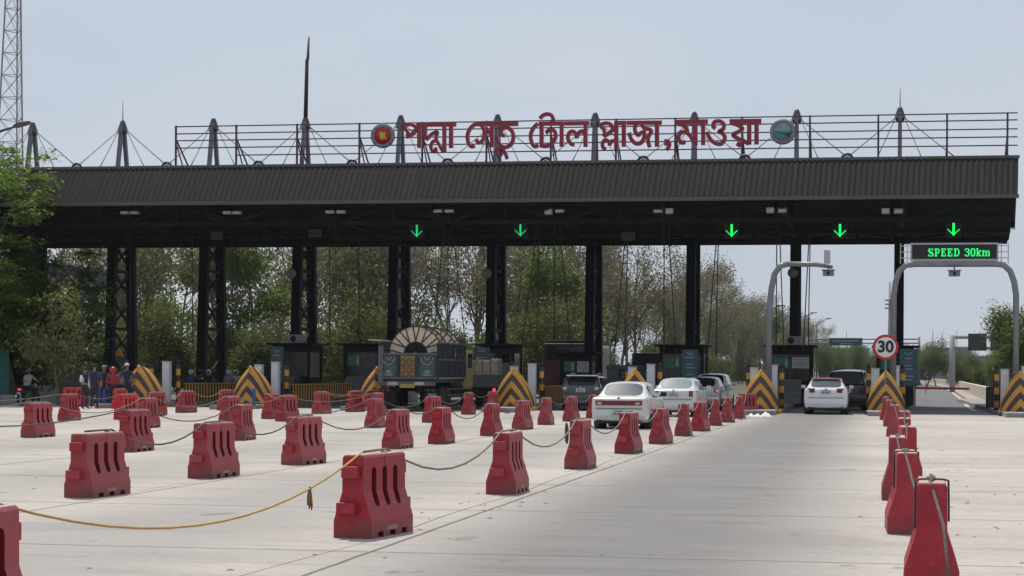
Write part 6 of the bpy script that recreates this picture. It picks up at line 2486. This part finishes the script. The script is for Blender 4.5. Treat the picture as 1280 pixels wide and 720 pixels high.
while count < 29 and tries < 5000:
    tries += 1
    y = rt.choice([rt.uniform(138, 160), rt.uniform(145, 190), rt.uniform(170, 215)])
    px = rt.uniform(45, 760)
    x = P(px, 460, y)[0]
    if x > -21 or near(used, x, y, 5.0):
        continue
    used.append((x, y))
    wts = [2, 5, .8, 4, 3] if px > 420 else [3, 2, 3, 2, 2]
    k = rt.choices(range(5), wts)[0]
    hmax = (P(px, 214, y)[1])
    sc = min(rt.uniform(.95, 1.15) * (1 + (y - 140) * .002), hmax / 17.0)
    if px > 640:
        sc *= .86
    place_tree(FOREST[k], 'forest_tree', LABT[k], 'tree', x, y, sc, rt.uniform(0, 6.28), 'forest trees behind the canopy, ' + ['olive', 'dry', 'green', 'bare', 'grey green'][k])
    count += 1
# the forest edge running away along the road
edge = []
for i in range(46):
    y = 150 + i * 10.5 + rt.uniform(-4, 4)
    for q in range(2):
        if q and rt.random() < .35:
            continue
        x = -21.0 + max(0, min(6, (y - 300) * .03)) - rt.uniform(0, 6) - q * 7
        k = rt.choices(range(5), [2, 5, 1.2 if y < 260 else .4, 4, 3])[0]
        sc = rt.uniform(.88, 1.08) * (.92 if y < 200 else 1.0)
        place_tree(FOREST[k], 'roadside_tree', 'leafy tree in the long row receding along the far road', 'tree', x, y + q * 4, max(.4, sc), rt.uniform(0, 6.28), 'trees receding along the far road')
for i in range(52):
    px = 60 + 700 * (i + rt.uniform(0, 1)) / 52
    y = rt.uniform(130, 146)
    x = P(px, 460, y)[0]
    if x > -20.5:
        continue
    k = rt.randint(0, 1)
    place_tree(BUSH[k], 'shrub', 'dark green shrub in the undergrowth behind the toll booths', 'shrub', x, y, rt.uniform(.75, 1.35), rt.uniform(0, 6.28), 'undergrowth shrubs behind the booths')
for i in range(30):
    y = 146 + i * 8
    x = -20.5 - rt.uniform(0, 3)
    place_tree(BUSH[rt.randint(0, 1)], 'shrub', 'dark green shrub at the foot of the roadside trees', 'shrub', x, y, rt.uniform(.7, 1.2), rt.uniform(0, 6.28), 'shrubs along the far road')
# left foreground trees
BIG = proto(51, 11.2, .24, .16, 1.1, .42, 52000, .20, 'leaf_bright', 'bark', flat=.85, lean=.05, lo=.14, clump=.30, fork=7)
x, y = G(12, 506)
place_tree(BIG, 'broad_tree', 'tall bright green tree with layered sprays at the left edge', 'tree', P(0, 480, 86)[0], 87.5, 1.03, 1.0)
place_tree(BIG, 'broad_tree', 'shorter green tree tucked under the tall tree at the left edge', 'tree', P(16, 480, 90)[0], 90.5, .62, 3.1)
SCR = proto(57, 4.9, .09, .2, .95, .75, 2000, .19, 'leaf_yellow', 'bark_pale', lean=.2, lo=.12, clump=.30)
place_tree(SCR, 'scraggly_tree', 'small scraggly tree with yellowish leaves right of the big left tree', 'tree', P(66, 480, 84)[0], 84.6, 1.0, 2.0)
place_tree(BUSH[0], 'shrub', 'dark shrub below the big tree at the left edge', 'shrub', P(8, 480, 87)[0], 88.5, .8, .4)
# right hand trees
RG = proto(61, 8.4, .16, .25, 1.0, .6, 16000, .22, 'leaf_green', 'bark', flat=.35, lo=.22, clump=.5)
FAR = proto(62, 9.0, .18, .15, .9, .7, 9000, .26, 'leaf_far', 'bark', lo=.12, clump=.7)
FAR2 = proto(63, 8.0, .18, .12, 1.0, .65, 9000, .26, 'leaf_far', 'bark', lo=.08, clump=.75)
for (px, Y, sc, lab) in ((1272, 150, .84, 'broad green tree at the right photo edge'), ):
    place_tree(RG, 'broad_tree', lab, 'tree', P(px, 460, Y)[0], Y, sc, .7)
for i, (px, Y, sc) in enumerate(((1158, 262, .62), (1146, 275, .60), (1170, 285, .60), (1152, 300, .6))):
    place_tree(FAR, 'far_tree', ['roundest', 'left', 'right', 'rear'][i] + ' tree of the green clump beyond the boom barrier', 'tree', P(px, 460, Y)[0], Y, sc, i * 1.3, 'clump beyond the boom')
for i in range(15):
    px = 1022 + i * 6.2 + rt.uniform(-2, 2)
    Y = rt.uniform(330, 430)
    place_tree(rt.choice([FAR, FAR2]), 'far_tree', 'hazy green tree in the far band under the green gantry sign', 'tree', P(px, 460, Y)[0], Y, rt.uniform(.62, .80), rt.uniform(0, 6.28), 'far tree band under the gantry sign')
for i in range(22):
    px = 1196 + i * 5.0 + rt.uniform(-2, 2)
    Y = rt.uniform(205, 300)
    place_tree(rt.choice([FAR, FAR2, BUSH[1]]), 'far_tree', 'dark green tree in the band behind the exit parapet', 'tree', P(px, 460, Y)[0], Y, rt.uniform(.42, .56), rt.uniform(0, 6.28), 'trees behind the exit parapet')
for i in range(16):
    px = 1140 + i * 9 + rt.uniform(-2, 2)
    Y = rt.uniform(420, 560)
    place_tree(rt.choice([FAR, FAR2]), 'far_tree', 'faint far tree on the hazy skyline right of the columns', 'tree', P(px, 460, Y)[0], Y, rt.uniform(.6, .75), rt.uniform(0, 6.28), 'faint skyline trees')

# ------------------------------------------------------------------ haze: even air round the whole place
m, nt, b = _nt('haze_air')
nt.nodes.remove(b)
pv = nt.nodes.new('ShaderNodeVolumePrincipled')
pv.inputs['Color'].default_value = (.90, .94, 1.0, 1)
pv.inputs['Density'].default_value = .0001
pv.inputs['Anisotropy'].default_value = .2
nt.links.new(pv.outputs[0], nt.nodes['Material Output'].inputs['Volume'])
MATS['haze_air'] = m
hz = MB()
hz.box((0, 340, 24), (900, 800, 50), 'haze_air')
ho = hz.build('haze')
ho['kind'] = 'stuff'
